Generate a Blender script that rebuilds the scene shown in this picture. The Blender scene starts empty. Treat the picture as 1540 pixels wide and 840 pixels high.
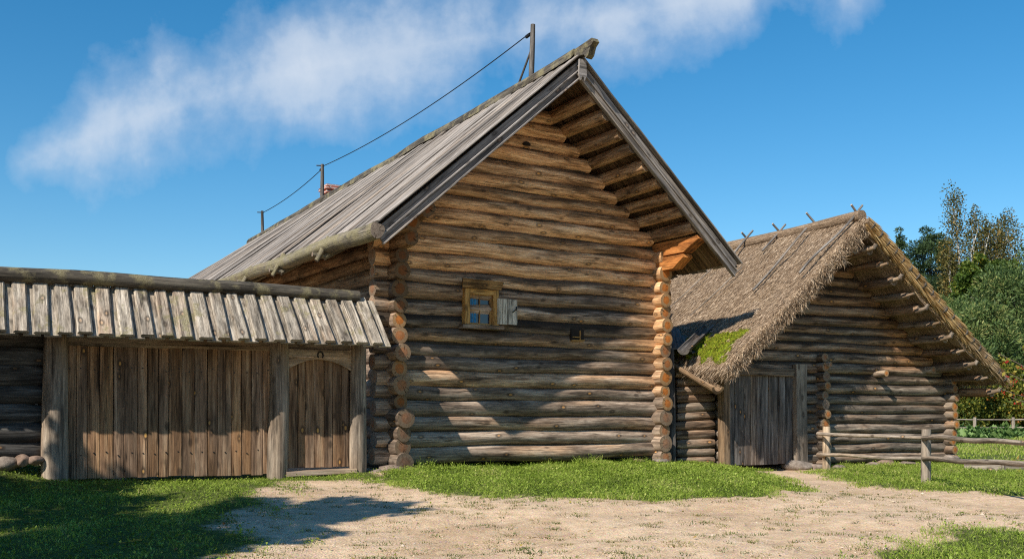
import bpy, math, random
import numpy as np
from mathutils import Vector

random.seed(7)
rng = np.random.default_rng(11)
R = math.radians
scene = bpy.context.scene
COL = scene.collection
A3 = lambda *a: np.array(a, float)

# ------------------------------------------------------------------ camera
F, CX, HY, EYE = 1550.0, 770.0, 625.0, 0.92      # focal length and horizon in photo pixels, eye height
cam_d = bpy.data.cameras.new("camera")
cam = bpy.data.objects.new("camera", cam_d)
COL.objects.link(cam)
cam.location = (0, 0, EYE)
cam.rotation_euler = (R(90), 0, 0)
cam_d.sensor_width = 36.0
cam_d.lens = 36.0 * F / 1540.0
cam_d.shift_y = 205.0 / 1540.0
cam_d.clip_start = 0.1
cam_d.clip_end = 3000
scene.camera = cam

def at(px, py, Y):
    return A3((px - CX) / F * Y, Y, EYE + (HY - py) / F * Y)

SUN = A3(-0.4385, -0.6143, 0.656)
SUN /= np.linalg.norm(SUN)

# ------------------------------------------------------------------ ground shape
def sm(a, b, x):
    t = np.clip((x - a) / (b - a), 0, 1)
    return t * t * (3 - 2 * t)

def gz(x, y):
    x = np.asarray(x, float); y = np.asarray(y, float)
    z = -0.58 * sm(16.5, 2.0, y) * (1.0)
    z = z - 0.17 * sm(2.8, 5.5, x) * sm(10, 16, y)
    z = z + 0.36 * np.exp(-(((x + 8.2) / 1.1) ** 2 + ((y - 15.1) / 1.5) ** 2))
    z = z + 0.025 * np.exp(-(((x - 0.8) / 2.6) ** 2 + ((y - 17.0) / 2.0) ** 2))
    z = z - 0.10 * np.exp(-(((x + 4.5) / 2.0) ** 2 + ((y - 15.8) / 1.2) ** 2))
    track = sm(5, 8, y) * (1 - sm(12, 14, y)) * sm(-3.5, -1.5, x)
    q = y - 9.6 - .22 * x - .25 * np.sin(x * .8)
    z = z - .03 * track * (np.exp(-(q / .22) ** 2) + np.exp(-((q - 1.5) / .24) ** 2))
    z = z - .13 * np.exp(-(((x - 5.0) / .75) ** 2 + ((y - 21.3) / .55) ** 2))
    z = z + 0.018 * np.sin(x * 1.7 + 0.6 * y) + 0.014 * np.sin(y * 2.3 - x * 0.9) + 0.008 * np.sin(x * 4.1 + y * 3.3)
    return z

def ground_px(px, py):
    Y = 12.0
    for _ in range(40):
        X = (px - CX) / F * Y
        Yn = (EYE - float(gz(X, Y))) * F / max(py - HY, 4.0)
        Y = 0.5 * Y + 0.5 * min(Yn, 200)
    return ((px - CX) / F * Y, Y)

# ------------------------------------------------------------------ mesh builder
class MB:
    def __init__(s):
        s.V = []; s.UV = []; s.A = []; s.F = []; s.n = 0
    def add(s, V, faces, uv=None, mat=0, smooth=True, rnd=0.5, warm=0.0, tone=1.0):
        V = np.asarray(V, float).reshape(-1, 3); n = len(V)
        s.V.append(V)
        s.UV.append(np.zeros((n, 2)) if uv is None else np.asarray(uv, float).reshape(-1, 2))
        a = np.empty((n, 3)); a[:, 0] = rnd; a[:, 1] = warm; a[:, 2] = tone
        s.A.append(a)
        for f in (faces if isinstance(faces, (list, tuple)) else [faces]):
            f = np.asarray(f, int)
            if len(f):
                s.F.append((f + s.n, mat, smooth))
        s.n += n
    def build(s, name, mats, parent=None, root=None):
        me = bpy.data.meshes.new(name)
        V = np.concatenate(s.V); UV = np.concatenate(s.UV); A = np.concatenate(s.A)
        if root is not None:
            V = V - np.array(root.location)
        lv = np.concatenate([f.ravel() for f, m, k in s.F])
        tot = np.concatenate([np.full(len(f), f.shape[1]) for f, m, k in s.F])
        mi = np.concatenate([np.full(len(f), m) for f, m, k in s.F])
        sh = np.concatenate([np.full(len(f), k) for f, m, k in s.F])
        me.vertices.add(len(V)); me.vertices.foreach_set("co", V.ravel())
        me.loops.add(len(lv)); me.loops.foreach_set("vertex_index", lv)
        me.polygons.add(len(tot))
        st = np.zeros(len(tot), int); st[1:] = np.cumsum(tot)[:-1]
        me.polygons.foreach_set("loop_start", st)
        me.polygons.foreach_set("loop_total", tot)
        me.polygons.foreach_set("material_index", mi)
        me.polygons.foreach_set("use_smooth", sh.astype(bool))
        ul = me.uv_layers.new(name="UVMap")
        ul.data.foreach_set("uv", UV[lv].ravel())
        for i, k in enumerate(("rnd", "warm", "tone")):
            at_ = me.attributes.new(k, 'FLOAT', 'POINT')
            at_.data.foreach_set("value", A[:, i].astype(np.float32))
        me.update(calc_edges=True)
        me.validate()
        for m in (mats if isinstance(mats, (list, tuple)) else [mats]):
            me.materials.append(m)
        o = bpy.data.objects.new(name, me)
        COL.objects.link(o)
        if parent is not None:
            o.parent = parent
        return o

def thing(name, loc, label, cat, group=None):
    o = bpy.data.objects.new(name, None)
    o.empty_display_size = 0.3
    COL.objects.link(o)
    o.location = tuple(float(v) for v in loc)
    tag(o, label, cat, group)
    return o

def tag(o, label=None, cat=None, group=None, kind=None):
    if label: o["label"] = label
    if cat: o["category"] = cat
    if group: o["group"] = group
    if kind: o["kind"] = kind
    return o

def unit(v):
    v = np.asarray(v, float)
    return v / np.linalg.norm(v)

def wave(n_, L, amp, k=4, seed=None):
    r = rng if seed is None else np.random.default_rng(seed)
    t = np.linspace(0, L, n_)
    o = np.zeros(n_)
    for i in range(k):
        o += np.sin(t * r.uniform(.4, 3.2) + r.uniform(0, 6.3)) / (1 + i * .5)
    return o * amp / 1.6

def val(f, P):
    return f(P) if callable(f) else f

def log(mb, p0, p1, r0, r1=None, seg=16, step=.22, wob=.012, rw=.05, caps=(True, True), mat=0, capmat=1,
        rnd=None, warm=0.0, tone=1.0, back=None, chamfer=.06, capwarm=None, squash=1.0):
    """one hewn log with an uneven surface and sawn ends"""
    p0 = np.asarray(p0, float); p1 = np.asarray(p1, float)
    r1 = r0 if r1 is None else r1
    rnd = rng.random() if rnd is None else rnd
    L = np.linalg.norm(p1 - p0); ax = (p1 - p0) / L
    n = max(3, int(L / step) + 1)
    bk = A3(0, 0, 1) if back is None else np.asarray(back, float)
    e1 = bk - ax * bk.dot(ax)
    if np.linalg.norm(e1) < 1e-3:
        e1 = A3(1, 0, 0) - ax * ax[0]
    e1 = unit(e1); e2 = np.cross(ax, e1)
    t = np.linspace(0, 1, n)
    c = p0 + np.outer(t, p1 - p0)
    c += np.outer(wave(n, L, wob), e1) + np.outer(wave(n, L, wob), e2)
    th = np.linspace(0, 2 * np.pi, seg + 1)
    rad = (r0 + (r1 - r0) * t)[:, None] * np.ones(seg + 1)
    mod = np.zeros_like(rad)
    for k in range(4):
        m = random.randint(1, 4)
        mod += np.sin(m * th[None, :] + random.uniform(0, 6.3) + (t * L)[:, None] * random.uniform(-1.8, 1.8)) / (m + .5)
    rad = rad * (1 + rw * mod * .8)
    rad = np.maximum(rad, 1e-3)
    if chamfer:
        for idx, cp in ((0, caps[0]), (-1, caps[1])):
            if cp: rad[idx] *= (1 - chamfer)
    V = c[:, None, :] + rad[:, :, None] * (np.cos(th)[None, :, None] * e1 + squash * np.sin(th)[None, :, None] * e2)
    uv = np.stack([np.repeat(t[:, None] * L, seg + 1, 1) + rnd * 20, np.repeat(th[None, :] * r0, n, 0)], -1)
    i = np.arange(n - 1)[:, None] * (seg + 1) + np.arange(seg)[None, :]
    f = np.stack([i, i + 1, i + seg + 2, i + seg + 1], -1).reshape(-1, 4)
    Vf = V.reshape(-1, 3)
    mb.add(Vf, f, uv, mat, True, rnd, val(warm, Vf), val(tone, Vf))
    for side, cp in ((0, caps[0]), (1, caps[1])):
        if not cp: continue
        ring = V[0 if side == 0 else -1][:seg]
        cen = ring.mean(0) + (-ax if side == 0 else ax) * r0 * .06
        rel = np.stack([np.cos(th[:seg]), np.sin(th[:seg])], -1)
        mid = cen + (ring - cen) * .5
        P = np.concatenate([ring, mid, cen[None]])
        U = np.concatenate([rel, rel * .5, [[0, 0]]])
        k = np.arange(seg); k2 = (k + 1) % seg
        q = np.stack([k, k2, seg + k2, seg + k], -1)
        tr = np.stack([seg + k, seg + k2, np.full(seg, 2 * seg)], -1)
        if side == 0:
            q = q[:, ::-1]; tr = tr[:, ::-1]
        cw = val(warm, cen[None]) if capwarm is None else capwarm
        mb.add(P, [q, tr], U, capmat, False, rnd, np.mean(cw), np.mean(val(tone, cen[None])))

def extrude(mb, prof, p0, p1, side, up, mat=0, capmat=None, jit=.0, n=None, rnd=None, warm=0.0, tone=1.0,
            smooth=False, endprof=None, twist=0.0):
    """a profile (list of (side, up) points, anticlockwise seen from p0 looking back) swept from p0 to p1"""
    p0 = np.asarray(p0, float); p1 = np.asarray(p1, float)
    rnd = rng.random() if rnd is None else rnd
    L = np.linalg.norm(p1 - p0)
    n = n or max(2, int(L / .5) + 1)
    pr = np.asarray(prof, float); m = len(pr)
    e = pr if endprof is None else np.asarray(endprof, float)
    t = np.linspace(0, 1, n)
    pp = pr[None] * (1 - t)[:, None, None] + e[None] * t[:, None, None]
    if jit:
        pp = pp + np.stack([wave(n, L, jit), wave(n, L, jit)], -1)[:, None, :]
    V = p0 + np.outer(t, p1 - p0)[:, None, :] + pp[:, :, :1] * side + pp[:, :, 1:] * up
    per = np.concatenate([[0], np.cumsum(np.linalg.norm(np.roll(pr, -1, 0) - pr, axis=1))])
    tone_ = tone
    for k in range(m):
        k2 = (k + 1) % m
        P = np.stack([V[:, k], V[:, k2]], 1).reshape(-1, 3)
        U = np.stack([np.stack([t * L, np.full(n, per[k])], -1), np.stack([t * L, np.full(n, per[k + 1])], -1)], 1).reshape(-1, 2)
        U[:, 0] += rnd * 20
        i = np.arange(n - 1) * 2
        q = np.stack([i, i + 1, i + 3, i + 2], -1)
        mb.add(P, q, U, mat, smooth, rnd, val(warm, P), val(tone_, P))
    for side_i in (0, -1):
        P = V[side_i]
        f = np.arange(m)[None]
        if side_i == 0: f = f[:, ::-1]
        mb.add(P, f, pr * 1.0, mat if capmat is None else capmat, False, rnd, np.mean(val(warm, P)), np.mean(val(tone_, P)))

def rectprof(w, h, b=0.0):
    w /= 2; h /= 2
    if not b:
        return [(-w, -h), (w, -h), (w, h), (-w, h)]
    return [(-w + b, -h), (w - b, -h), (w, -h + b), (w, h - b), (w - b, h), (-w + b, h), (-w, h - b), (-w, -h + b)]

def prism(mb, poly, o, a, b, th, mat=0, rnd=None, warm=0.0, tone=1.0):
    """flat outline poly (in the a, b directions from o) given the thickness vector th"""
    rnd = rng.random() if rnd is None else rnd
    pl = np.asarray(poly, float); m = len(pl)
    P0 = o + pl[:, :1] * a + pl[:, 1:] * b
    P1 = P0 + th
    nrm = np.cross(a, b); fl = np.dot(nrm, th) > 0
    f0 = np.arange(m)[None]
    uvp = pl + rnd * 20
    mb.add(P0, f0[:, ::-1] if fl else f0, uvp, mat, False, rnd, warm, tone)
    mb.add(P1, f0 if fl else f0[:, ::-1], uvp, mat, False, rnd, warm, tone)
    for k in range(m):
        k2 = (k + 1) % m
        q = np.array([[0, 1, 2, 3]]) if fl else np.array([[3, 2, 1, 0]])
        l = np.linalg.norm(pl[k2] - pl[k]); t = np.linalg.norm(th)
        mb.add([P0[k], P0[k2], P1[k2], P1[k]], q, A3(0, 0, l, 0, l, t, 0, t).reshape(4, 2) + rnd * 20, mat, False, rnd, warm, tone)

# ico sphere template for stones
def _ico(sub=3):
    import bmesh
    bm = bmesh.new()
    bmesh.ops.create_icosphere(bm, subdivisions=sub, radius=1)
    V = np.array([v.co[:] for v in bm.verts]); Fa = np.array([[v.index for v in f.verts] for f in bm.faces])
    bm.free()
    return V, Fa
ICO = _ico(3)

def stone_mesh(mb, c, sx, sy, sz, rz=0.0, seed=0, mat=0):
    r = np.random.default_rng(seed)
    V = ICO[0].copy()
    d = np.zeros(len(V))
    for k in range(7):
        w = r.normal(size=3) * (1.2 + k * .7)
        d += np.sin(V @ w + r.uniform(0, 6.3)) / (1.5 + k)
    # a few flat facets
    for k in range(5):
        nrm = unit(r.normal(size=3)); h = r.uniform(.62, .85)
        over = np.maximum(V @ nrm - h, 0)
        V = V - over[:, None] * nrm
    V = V * (1 + .10 * d)[:, None] * A3(sx, sy, sz)
    c_, s_ = math.cos(rz), math.sin(rz)
    V = np.stack([V[:, 0] * c_ - V[:, 1] * s_, V[:, 0] * s_ + V[:, 1] * c_, V[:, 2]], -1) + c
    mb.add(V, ICO[1], V[:, :2], mat, True, r.random(), 0, 1)

def cards(mb, C, D, W, length, width, mat=0, rnd=None, kind='leaf', warm=0.0, bend=None):
    """many small blades or leaves: centre/base C, direction D, width direction W"""
    n = len(C)
    length = np.broadcast_to(length, (n,))[:, None]; width = np.broadcast_to(width, (n,))[:, None]
    rnd = rng.random(n) if rnd is None else rnd
    if kind == 'blade':
        b = bend if bend is not None else np.zeros((n, 3))
        P = np.stack([C - W * width * .5, C + W * width * .5, C + D * length * .55 + b * .35 + W * width * .36,
                      C + D * length * .55 + b * .35 - W * width * .36, C + D * length + b], 1)
        i = np.arange(n)[:, None] * 5
        q = i + np.array([[0, 1, 2, 3]]); t = i + np.array([[3, 2, 4]])
        uvs = np.tile(A3(0, 0, 1, 0, .8, .5, .2, .5, .5, 1).reshape(5, 2), (n, 1))
        mb.add(P.reshape(-1, 3), [q, t], uvs, mat, False, np.repeat(rnd, 5), np.repeat(np.broadcast_to(warm, (n,)), 5))
    elif kind == 'tri':
        P = np.stack([C - W * width * .5, C + W * width * .5, C + D * length], 1)
        i = np.arange(n)[:, None] * 3
        mb.add(P.reshape(-1, 3), i + np.array([[0, 1, 2]]), None, mat, False, np.repeat(rnd, 3), np.repeat(np.broadcast_to(warm, (n,)), 3))
    else:
        P = np.stack([C, C + D * length * .45 + W * width * .5, C + D * length, C + D * length * .45 - W * width * .5], 1)
        i = np.arange(n)[:, None] * 4
        mb.add(P.reshape(-1, 3), i + np.array([[0, 1, 2, 3]]), None, mat, False, np.repeat(rnd, 4), np.repeat(np.broadcast_to(warm, (n,)), 4))

def runit(n):
    v = rng.normal(size=(n, 3))
    return v / np.linalg.norm(v, axis=1)[:, None]

# ------------------------------------------------------------------ materials
class NT:
    def __init__(s, name):
        s.m = bpy.data.materials.new(name); s.m.use_nodes = True
        s.t = s.m.node_tree; s.t.nodes.clear()
    def n(s, typ, **kw):
        nd = s.t.nodes.new(typ)
        for k, v in kw.items(): setattr(nd, k, v)
        return nd
    def inp(s, nd, key, v):
        if v is None: return
        sock = nd.inputs[key]
        if isinstance(v, bpy.types.NodeSocket): s.t.links.new(v, sock)
        else: sock.default_value = v
    def math(s, op, a, b=None, clamp=False):
        nd = s.n('ShaderNodeMath', operation=op, use_clamp=clamp)
        s.inp(nd, 0, a)
        if b is not None: s.inp(nd, 1, b)
        return nd.outputs[0]
    def vmul(s, a, v):
        nd = s.n('ShaderNodeVectorMath', operation='MULTIPLY')
        s.inp(nd, 0, a); nd.inputs[1].default_value = v
        return nd.outputs[0]
    def noise(s, vec, scale=1, detail=4, rough=.6, w=None, dist=0.0):
        nd = s.n('ShaderNodeTexNoise', noise_dimensions='4D' if w is not None else '3D')
        s.inp(nd, 'Vector', vec); s.inp(nd, 'Scale', scale); s.inp(nd, 'Detail', detail); s.inp(nd, 'Roughness', rough)
        s.inp(nd, 'Distortion', dist)
        if w is not None: s.inp(nd, 'W', w)
        return nd.outputs['Fac']
    def vor(s, vec, scale, feature='F1', rand=1.0):
        nd = s.n('ShaderNodeTexVoronoi', feature=feature)
        s.inp(nd, 'Vector', vec); s.inp(nd, 'Scale', scale); s.inp(nd, 'Randomness', rand)
        return nd
    def ramp(s, fac, stops, interp='LINEAR'):
        nd = s.n('ShaderNodeValToRGB'); nd.color_ramp.interpolation = interp
        el = nd.color_ramp.elements
        while len(el) < len(stops): el.new(.5)
        for e, (p, c) in zip(el, stops):
            e.position = p
            e.color = (c, c, c, 1) if isinstance(c, (int, float)) else tuple(c) + (1,)
        s.inp(nd, 'Fac', fac)
        return nd.outputs['Color']
    def mix(s, fac, a, b, mode='MIX'):
        nd = s.n('ShaderNodeMix', data_type='RGBA', blend_type=mode)
        s.inp(nd, 0, fac)
        for k, v in ((6, a), (7, b)):
            if isinstance(v, tuple): v = v + (1,) if len(v) == 3 else v
            s.inp(nd, k, v)
        return nd.outputs[2]
    def attr(s, name):
        return s.n('ShaderNodeAttribute', attribute_name=name).outputs['Fac']
    def uv(s):
        return s.n('ShaderNodeUVMap', uv_map='UVMap').outputs[0]
    def out(s, color, rough=.85, bump=None, bstr=.3, bdist=.01, spec=.25, trans=None, transcol=None, metal=0.0):
        p = s.n('ShaderNodeBsdfPrincipled')
        if isinstance(color, tuple): color = color + (1,)
        s.inp(p, 'Base Color', color); s.inp(p, 'Roughness', rough); s.inp(p, 'Specular IOR Level', spec); s.inp(p, 'Metallic', metal)
        if bump is not None:
            b = s.n('ShaderNodeBump'); s.inp(b, 'Height', bump); s.inp(b, 'Strength', bstr); s.inp(b, 'Distance', bdist)
            s.t.links.new(b.outputs[0], p.inputs['Normal'])
        o = s.n('ShaderNodeOutputMaterial')
        if trans:
            tr = s.n('ShaderNodeBsdfTranslucent')
            tc = transcol if transcol is not None else color
            s.inp(tr, 'Color', tc)
            mx = s.n('ShaderNodeMixShader'); mx.inputs[0].default_value = trans
            s.t.links.new(p.outputs[0], mx.inputs[1]); s.t.links.new(tr.outputs[0], mx.inputs[2])
            s.t.links.new(mx.outputs[0], o.inputs[0])
        else:
            s.t.links.new(p.outputs[0], o.inputs[0])
        return s.m

def wood(name, grey, warm, su=1.1, sv=15.0, knots=.5, cracks=.8, bump=.35, wet=0.0, moss=0.0, knotcol=(.60, .28, .07), bdist=.012, vtop=0.0):
    """weathered wood: grain runs along the UV's first axis, one pattern per piece"""
    s = NT(name)
    uv = s.uv(); rnd = s.attr('rnd'); wm = s.attr('warm'); tone = s.attr('tone')
    W = s.math('MULTIPLY', rnd, 41.0)
    n1 = s.noise(s.vmul(uv, (su, sv, 1)), 1, 7, .66, W, .4)
    n2 = s.noise(s.vmul(uv, (su * .55, sv * .17, 1)), 1, 3, .6, W)
    n3 = s.noise(s.vmul(uv, (su * 7, sv * 6, 1)), 1, 3, .7, W)
    n4 = s.noise(s.vmul(uv, (su * 1.2, sv * .5, 1)), 1, 4, .6, s.math('ADD', W, 7.3))
    g = s.ramp(n1, [(.28, grey[0]), (.5, grey[1]), (.72, grey[2])])
    w = s.ramp(n1, [(.28, warm[0]), (.5, warm[1]), (.72, warm[2])])
    wf = s.math('ADD', wm, s.math('MULTIPLY', s.math('SUBTRACT', n2, .5), 1.7))
    wf = s.math('MULTIPLY', s.math('SUBTRACT', wf, .12), 1.3, True)
    c = s.mix(wf, g, w)
    # dark weather stains in broad patches
    st = s.ramp(n4, [(.36, .38), (.5, 1.0), (.68, 1.18)])
    c = s.mix(.9, c, st, 'MULTIPLY')
    c = s.mix(.8, c, s.ramp(n3, [(.28, .48), (.5, 1.05), (.72, 1.55)]), 'MULTIPLY')
    n5 = s.noise(s.vmul(uv, (su * 34, sv * 5.5, 1)), 1, 3, .75, s.math('ADD', W, 11.0))
    c = s.mix(.7, c, s.ramp(n5, [(.30, .35), (.42, 1.0), (.62, 1.0), (.75, 1.5)]), 'MULTIPLY')
    # drying cracks
    cr = s.noise(s.vmul(uv, (su * .45, sv * 1.25, 1)), 1, 2, .5, s.math('ADD', W, 3.1), .3)
    crm = s.ramp(s.math('ABSOLUTE', s.math('SUBTRACT', cr, .5)), [(.0, 0.0), (.022, 1.0)])
    gate = s.ramp(n2, [(.40, 1.0), (.52, 0.0)])
    crf = s.mix(1.0, crm, gate, 'LIGHTEN')
    c = s.mix(cracks, c, s.mix(1.0, c, s.ramp(crf, [(0, .16), (1, 1.0)]), 'MULTIPLY'))
    if knots:
        kv = s.n('ShaderNodeCombineXYZ')
        sp = s.n('ShaderNodeSeparateXYZ'); s.inp(sp, 0, uv)
        s.inp(kv, 0, s.math('MULTIPLY', sp.outputs[0], 2.5)); s.inp(kv, 1, s.math('MULTIPLY', sp.outputs[1], 4.8)); s.inp(kv, 2, s.math('MULTIPLY', rnd, 17.0))
        kd = s.vor(kv.outputs[0], 1.0).outputs['Distance']
        kd = s.math('ADD', kd, s.math('MULTIPLY', s.math('SUBTRACT', n3, .5), .05))
        ring = s.ramp(kd, [(.07, 0.0), (.11, 1.0), (.14, 1.0), (.24, 0.0)])
        cen = s.ramp(kd, [(.06, 1.0), (.105, 0.0)])
        c = s.mix(s.math('MULTIPLY', ring, .65), c, (.028, .018, .012))
        c = s.mix(s.math('MULTIPLY', cen, knots), c, knotcol)
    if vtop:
        # weather grime on a log's upper half, plus painted contrast to its bounce-lit underside (v runs round the log)
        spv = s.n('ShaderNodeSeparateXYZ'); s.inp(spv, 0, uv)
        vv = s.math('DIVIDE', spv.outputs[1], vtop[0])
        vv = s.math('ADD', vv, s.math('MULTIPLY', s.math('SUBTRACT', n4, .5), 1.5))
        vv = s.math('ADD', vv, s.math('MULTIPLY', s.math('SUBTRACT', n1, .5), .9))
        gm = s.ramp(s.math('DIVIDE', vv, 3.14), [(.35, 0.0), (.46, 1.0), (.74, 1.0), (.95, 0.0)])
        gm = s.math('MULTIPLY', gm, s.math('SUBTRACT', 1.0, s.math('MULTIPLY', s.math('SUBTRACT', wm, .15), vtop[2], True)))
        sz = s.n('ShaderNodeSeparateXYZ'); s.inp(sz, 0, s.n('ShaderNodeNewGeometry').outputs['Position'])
        zf = s.math('ADD', .3, s.math('MULTIPLY', s.math('SUBTRACT', sz.outputs[2], vtop[3]), .8), True)   # dark tops fade out low down to paint the sunlit zone brighter
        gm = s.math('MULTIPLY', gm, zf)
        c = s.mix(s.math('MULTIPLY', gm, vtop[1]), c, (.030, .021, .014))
    if moss:
        mn = s.noise(s.n('ShaderNodeNewGeometry').outputs['Position'], 3.2, 5, .68)
        mm = s.ramp(mn, [(.5 - .12 * moss, 0.0), (.60 - .06 * moss, 1.0)])
        fine = s.noise(s.n('ShaderNodeNewGeometry').outputs['Position'], 60, 3, .7)
        mc = s.ramp(fine, [(.3, (.10, .085, .04)), (.55, (.25, .215, .12)), (.75, (.40, .365, .25))])
        c = s.mix(s.math('MULTIPLY', mm, .85), c, mc)
    tn = s.n('ShaderNodeCombineColor')
    for k in range(3): s.inp(tn, k, tone)
    c = s.mix(1.0, c, tn.outputs[0], 'MULTIPLY')
    h = s.math('ADD', s.math('MULTIPLY', n1, .8), s.math('MULTIPLY', n3, .35))
    h = s.math('ADD', h, s.math('MULTIPLY', crf, .8))
    return s.out(c, .82, h, bump, bdist, .22)

def endgrain(name, outer, heart, dark=(.03, .018, .01)):
    s = NT(name)
    uv = s.uv(); rnd = s.attr('rnd'); wm = s.attr('warm'); tone = s.attr('tone')
    W = s.math('MULTIPLY', rnd, 41.0)
    ln = s.n('ShaderNodeVectorMath', operation='LENGTH'); s.inp(ln, 0, uv)
    r = ln.outputs['Value']
    n = s.noise(s.vmul(uv, (2.2, 2.2, 1)), 1, 3, .6, W)
    rr = s.math('ADD', r, s.math('MULTIPLY', s.math('SUBTRACT', n, .5), .45))
    ringn = s.math('SINE', s.math('MULTIPLY', rr, 62.0))
    c = s.ramp(rr, [(.3, heart), (.52, tuple(h * .85 for h in heart)), (.62, outer), (1.0, tuple(o * .75 for o in outer))])
    grey = s.ramp(s.noise(s.vmul(uv, (5, 5, 1)), 1, 5, .7, W), [(.3, (.07, .052, .04)), (.6, (.27, .21, .16))])
    c = s.mix(s.math('SUBTRACT', 1.0, s.math('ADD', s.math('ADD', wm, s.math('MULTIPLY', s.math('SUBTRACT', s.math('FRACT', s.math('MULTIPLY', rnd, 13.7)), .5), .7)), s.math('MULTIPLY', s.math('SUBTRACT', n, .5), .8)), True), c, grey)
    c = s.mix(.35, c, s.ramp(s.math('ADD', s.math('MULTIPLY', ringn, .5), .5), [(0, .45), (1, 1.15)]), 'MULTIPLY')
    # radial checks
    gr = s.n('ShaderNodeTexGradient', gradient_type='RADIAL'); s.inp(gr, 0, uv)
    cb = s.n('ShaderNodeCombineXYZ'); s.inp(cb, 0, s.math('MULTIPLY', gr.outputs['Fac'], 26.0)); s.inp(cb, 1, s.math('MULTIPLY', r, .9)); s.inp(cb, 2, W)
    cn = s.noise(cb.outputs[0], 1, 2, .5)
    chk = s.ramp(cn, [(.30, 0.0), (.37, 1.0)])
    c = s.mix(s.math('SUBTRACT', 1.0, chk), c, dark)
    tn = s.n('ShaderNodeCombineColor')
    for k in range(3): s.inp(tn, k, tone)
    c = s.mix(1.0, c, tn.outputs[0], 'MULTIPLY')
    h = s.math('ADD', s.math('MULTIPLY', ringn, .15), s.math('MULTIPLY', chk, .8))
    return s.out(c, .85, h, .35, .01, .2)

M = {}
LG = [(.06, .043, .032), (.275, .20, .145), (.54, .43, .33)]
LW = [(.16, .066, .025), (.62, .345, .165), (.86, .60, .35)]
M['log'] = wood('house_log_wood', LG, LW, knots=.75, cracks=.9, bump=.5)
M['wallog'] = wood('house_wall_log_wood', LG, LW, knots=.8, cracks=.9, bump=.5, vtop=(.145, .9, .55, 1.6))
M['end'] = endgrain('house_log_end', (.40, .235, .11), (.50, .165, .034))
BG_ = [(.04, .031, .024), (.19, .148, .112), (.42, .345, .27)]
BW_ = [(.08, .035, .014), (.38, .19, .085), (.60, .35, .17)]
M['barnlog'] = wood('barn_log_wood', BG_, BW_, knots=.7, cracks=.9, bump=.5)
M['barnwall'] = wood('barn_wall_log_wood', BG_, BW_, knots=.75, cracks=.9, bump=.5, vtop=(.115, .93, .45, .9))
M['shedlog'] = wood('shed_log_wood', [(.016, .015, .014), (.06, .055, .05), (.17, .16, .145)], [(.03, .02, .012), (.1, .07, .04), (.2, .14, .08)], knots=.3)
M['roof'] = wood('roof_board_wood', [(.085, .072, .062), (.27, .235, .205), (.45, .405, .36)],
                 [(.09, .06, .04), (.3, .22, .15), (.46, .36, .27)], su=.8, sv=26, knots=0.0, cracks=.7)
M['gateroof'] = wood('gate_roof_wood', [(.085, .068, .05), (.33, .28, .22), (.60, .53, .43)],
                     [(.10, .04, .015), (.34, .2, .11), (.5, .34, .2)], su=1.6, sv=20, knots=.25, cracks=.8, moss=-.35, bump=.55)
M['barge'] = wood('bargeboard_wood', [(.07, .06, .055), (.20, .18, .165), (.36, .33, .31)], [(.1, .07, .05), (.3, .24, .18), (.45, .38, .3)], su=.8, sv=24, knots=.15)
M['soffit'] = wood('soffit_board_wood', [(.05, .034, .022), (.20, .14, .085), (.36, .26, .16)], [(.06, .035, .018), (.28, .17, .085), (.44, .3, .17)], su=.8, sv=22, knots=.2)
M['gate'] = wood('gate_plank_wood', [(.03, .017, .010), (.225, .14, .088), (.42, .30, .20)],
                 [(.05, .02, .007), (.42, .205, .08), (.64, .39, .18)], su=.8, sv=17, knots=.85, cracks=.95, knotcol=(.62, .33, .09))
M['door'] = wood('barn_door_wood', [(.022, .02, .019), (.115, .10, .090), (.29, .26, .235)], [(.05, .026, .012), (.22, .13, .07), (.4, .27, .15)], su=1.0, sv=18, knots=.6, cracks=.9)
M['post'] = wood('post_wood', [(.08, .062, .048), (.25, .20, .155), (.42, .35, .27)], [(.08, .045, .02), (.32, .2, .11), (.5, .34, .2)], su=.8, sv=13, knots=.3, cracks=.8)
M['postend'] = endgrain('post_end', (.4, .3, .2), (.36, .22, .1))
M['mossy'] = wood('mossy_log_wood', [(.05, .043, .034), (.17, .145, .11), (.33, .29, .22)], [(.06, .03, .015), (.25, .15, .07), (.4, .27, .14)], knots=0, moss=1.0, bump=.7, bdist=.02)
M['ridge'] = wood('ridge_log_wood', [(.025, .022, .017), (.09, .077, .06), (.20, .175, .135)], [(.05, .03, .015), (.2, .13, .07), (.3, .22, .13)], knots=0, moss=.1, bump=.6)
M['orange'] = wood('fresh_orange_wood', [(.18, .06, .018), (.42, .155, .04), (.58, .25, .075)], [(.2, .07, .02), (.46, .17, .045), (.62, .28, .085)], su=1.2, sv=14, knots=.3, cracks=.35)
M['frame'] = wood('window_frame_wood', [(.10, .045, .018), (.36, .19, .07), (.55, .34, .15)], [(.2, .08, .02), (.5, .26, .07), (.62, .38, .14)], su=2, sv=30, knots=.2, cracks=.5)
M['shutter'] = wood('shutter_wood', [(.2, .165, .12), (.52, .45, .35), (.70, .62, .50)], [(.2, .12, .05), (.5, .36, .2), (.65, .5, .3)], su=2, sv=24, knots=.5)
M['rail'] = wood('fence_rail_wood', [(.10, .08, .062), (.33, .275, .22), (.50, .43, .35)], [(.15, .09, .05), (.42, .3, .19), (.6, .46, .31)], su=.9, sv=20, knots=.4)
M['pole'] = wood('pole_wood', [(.03, .027, .024), (.095, .085, .076), (.18, .165, .15)], [(.05, .03, .02), (.15, .1, .06), (.25, .17, .1)], knots=0)
M['bark'] = wood('bark', [(.025, .02, .016), (.085, .068, .052), (.17, .14, .11)], [(.06, .03, .015), (.2, .1, .05), (.3, .18, .09)], su=3, sv=9, knots=0, bump=.9, bdist=.03)
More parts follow.
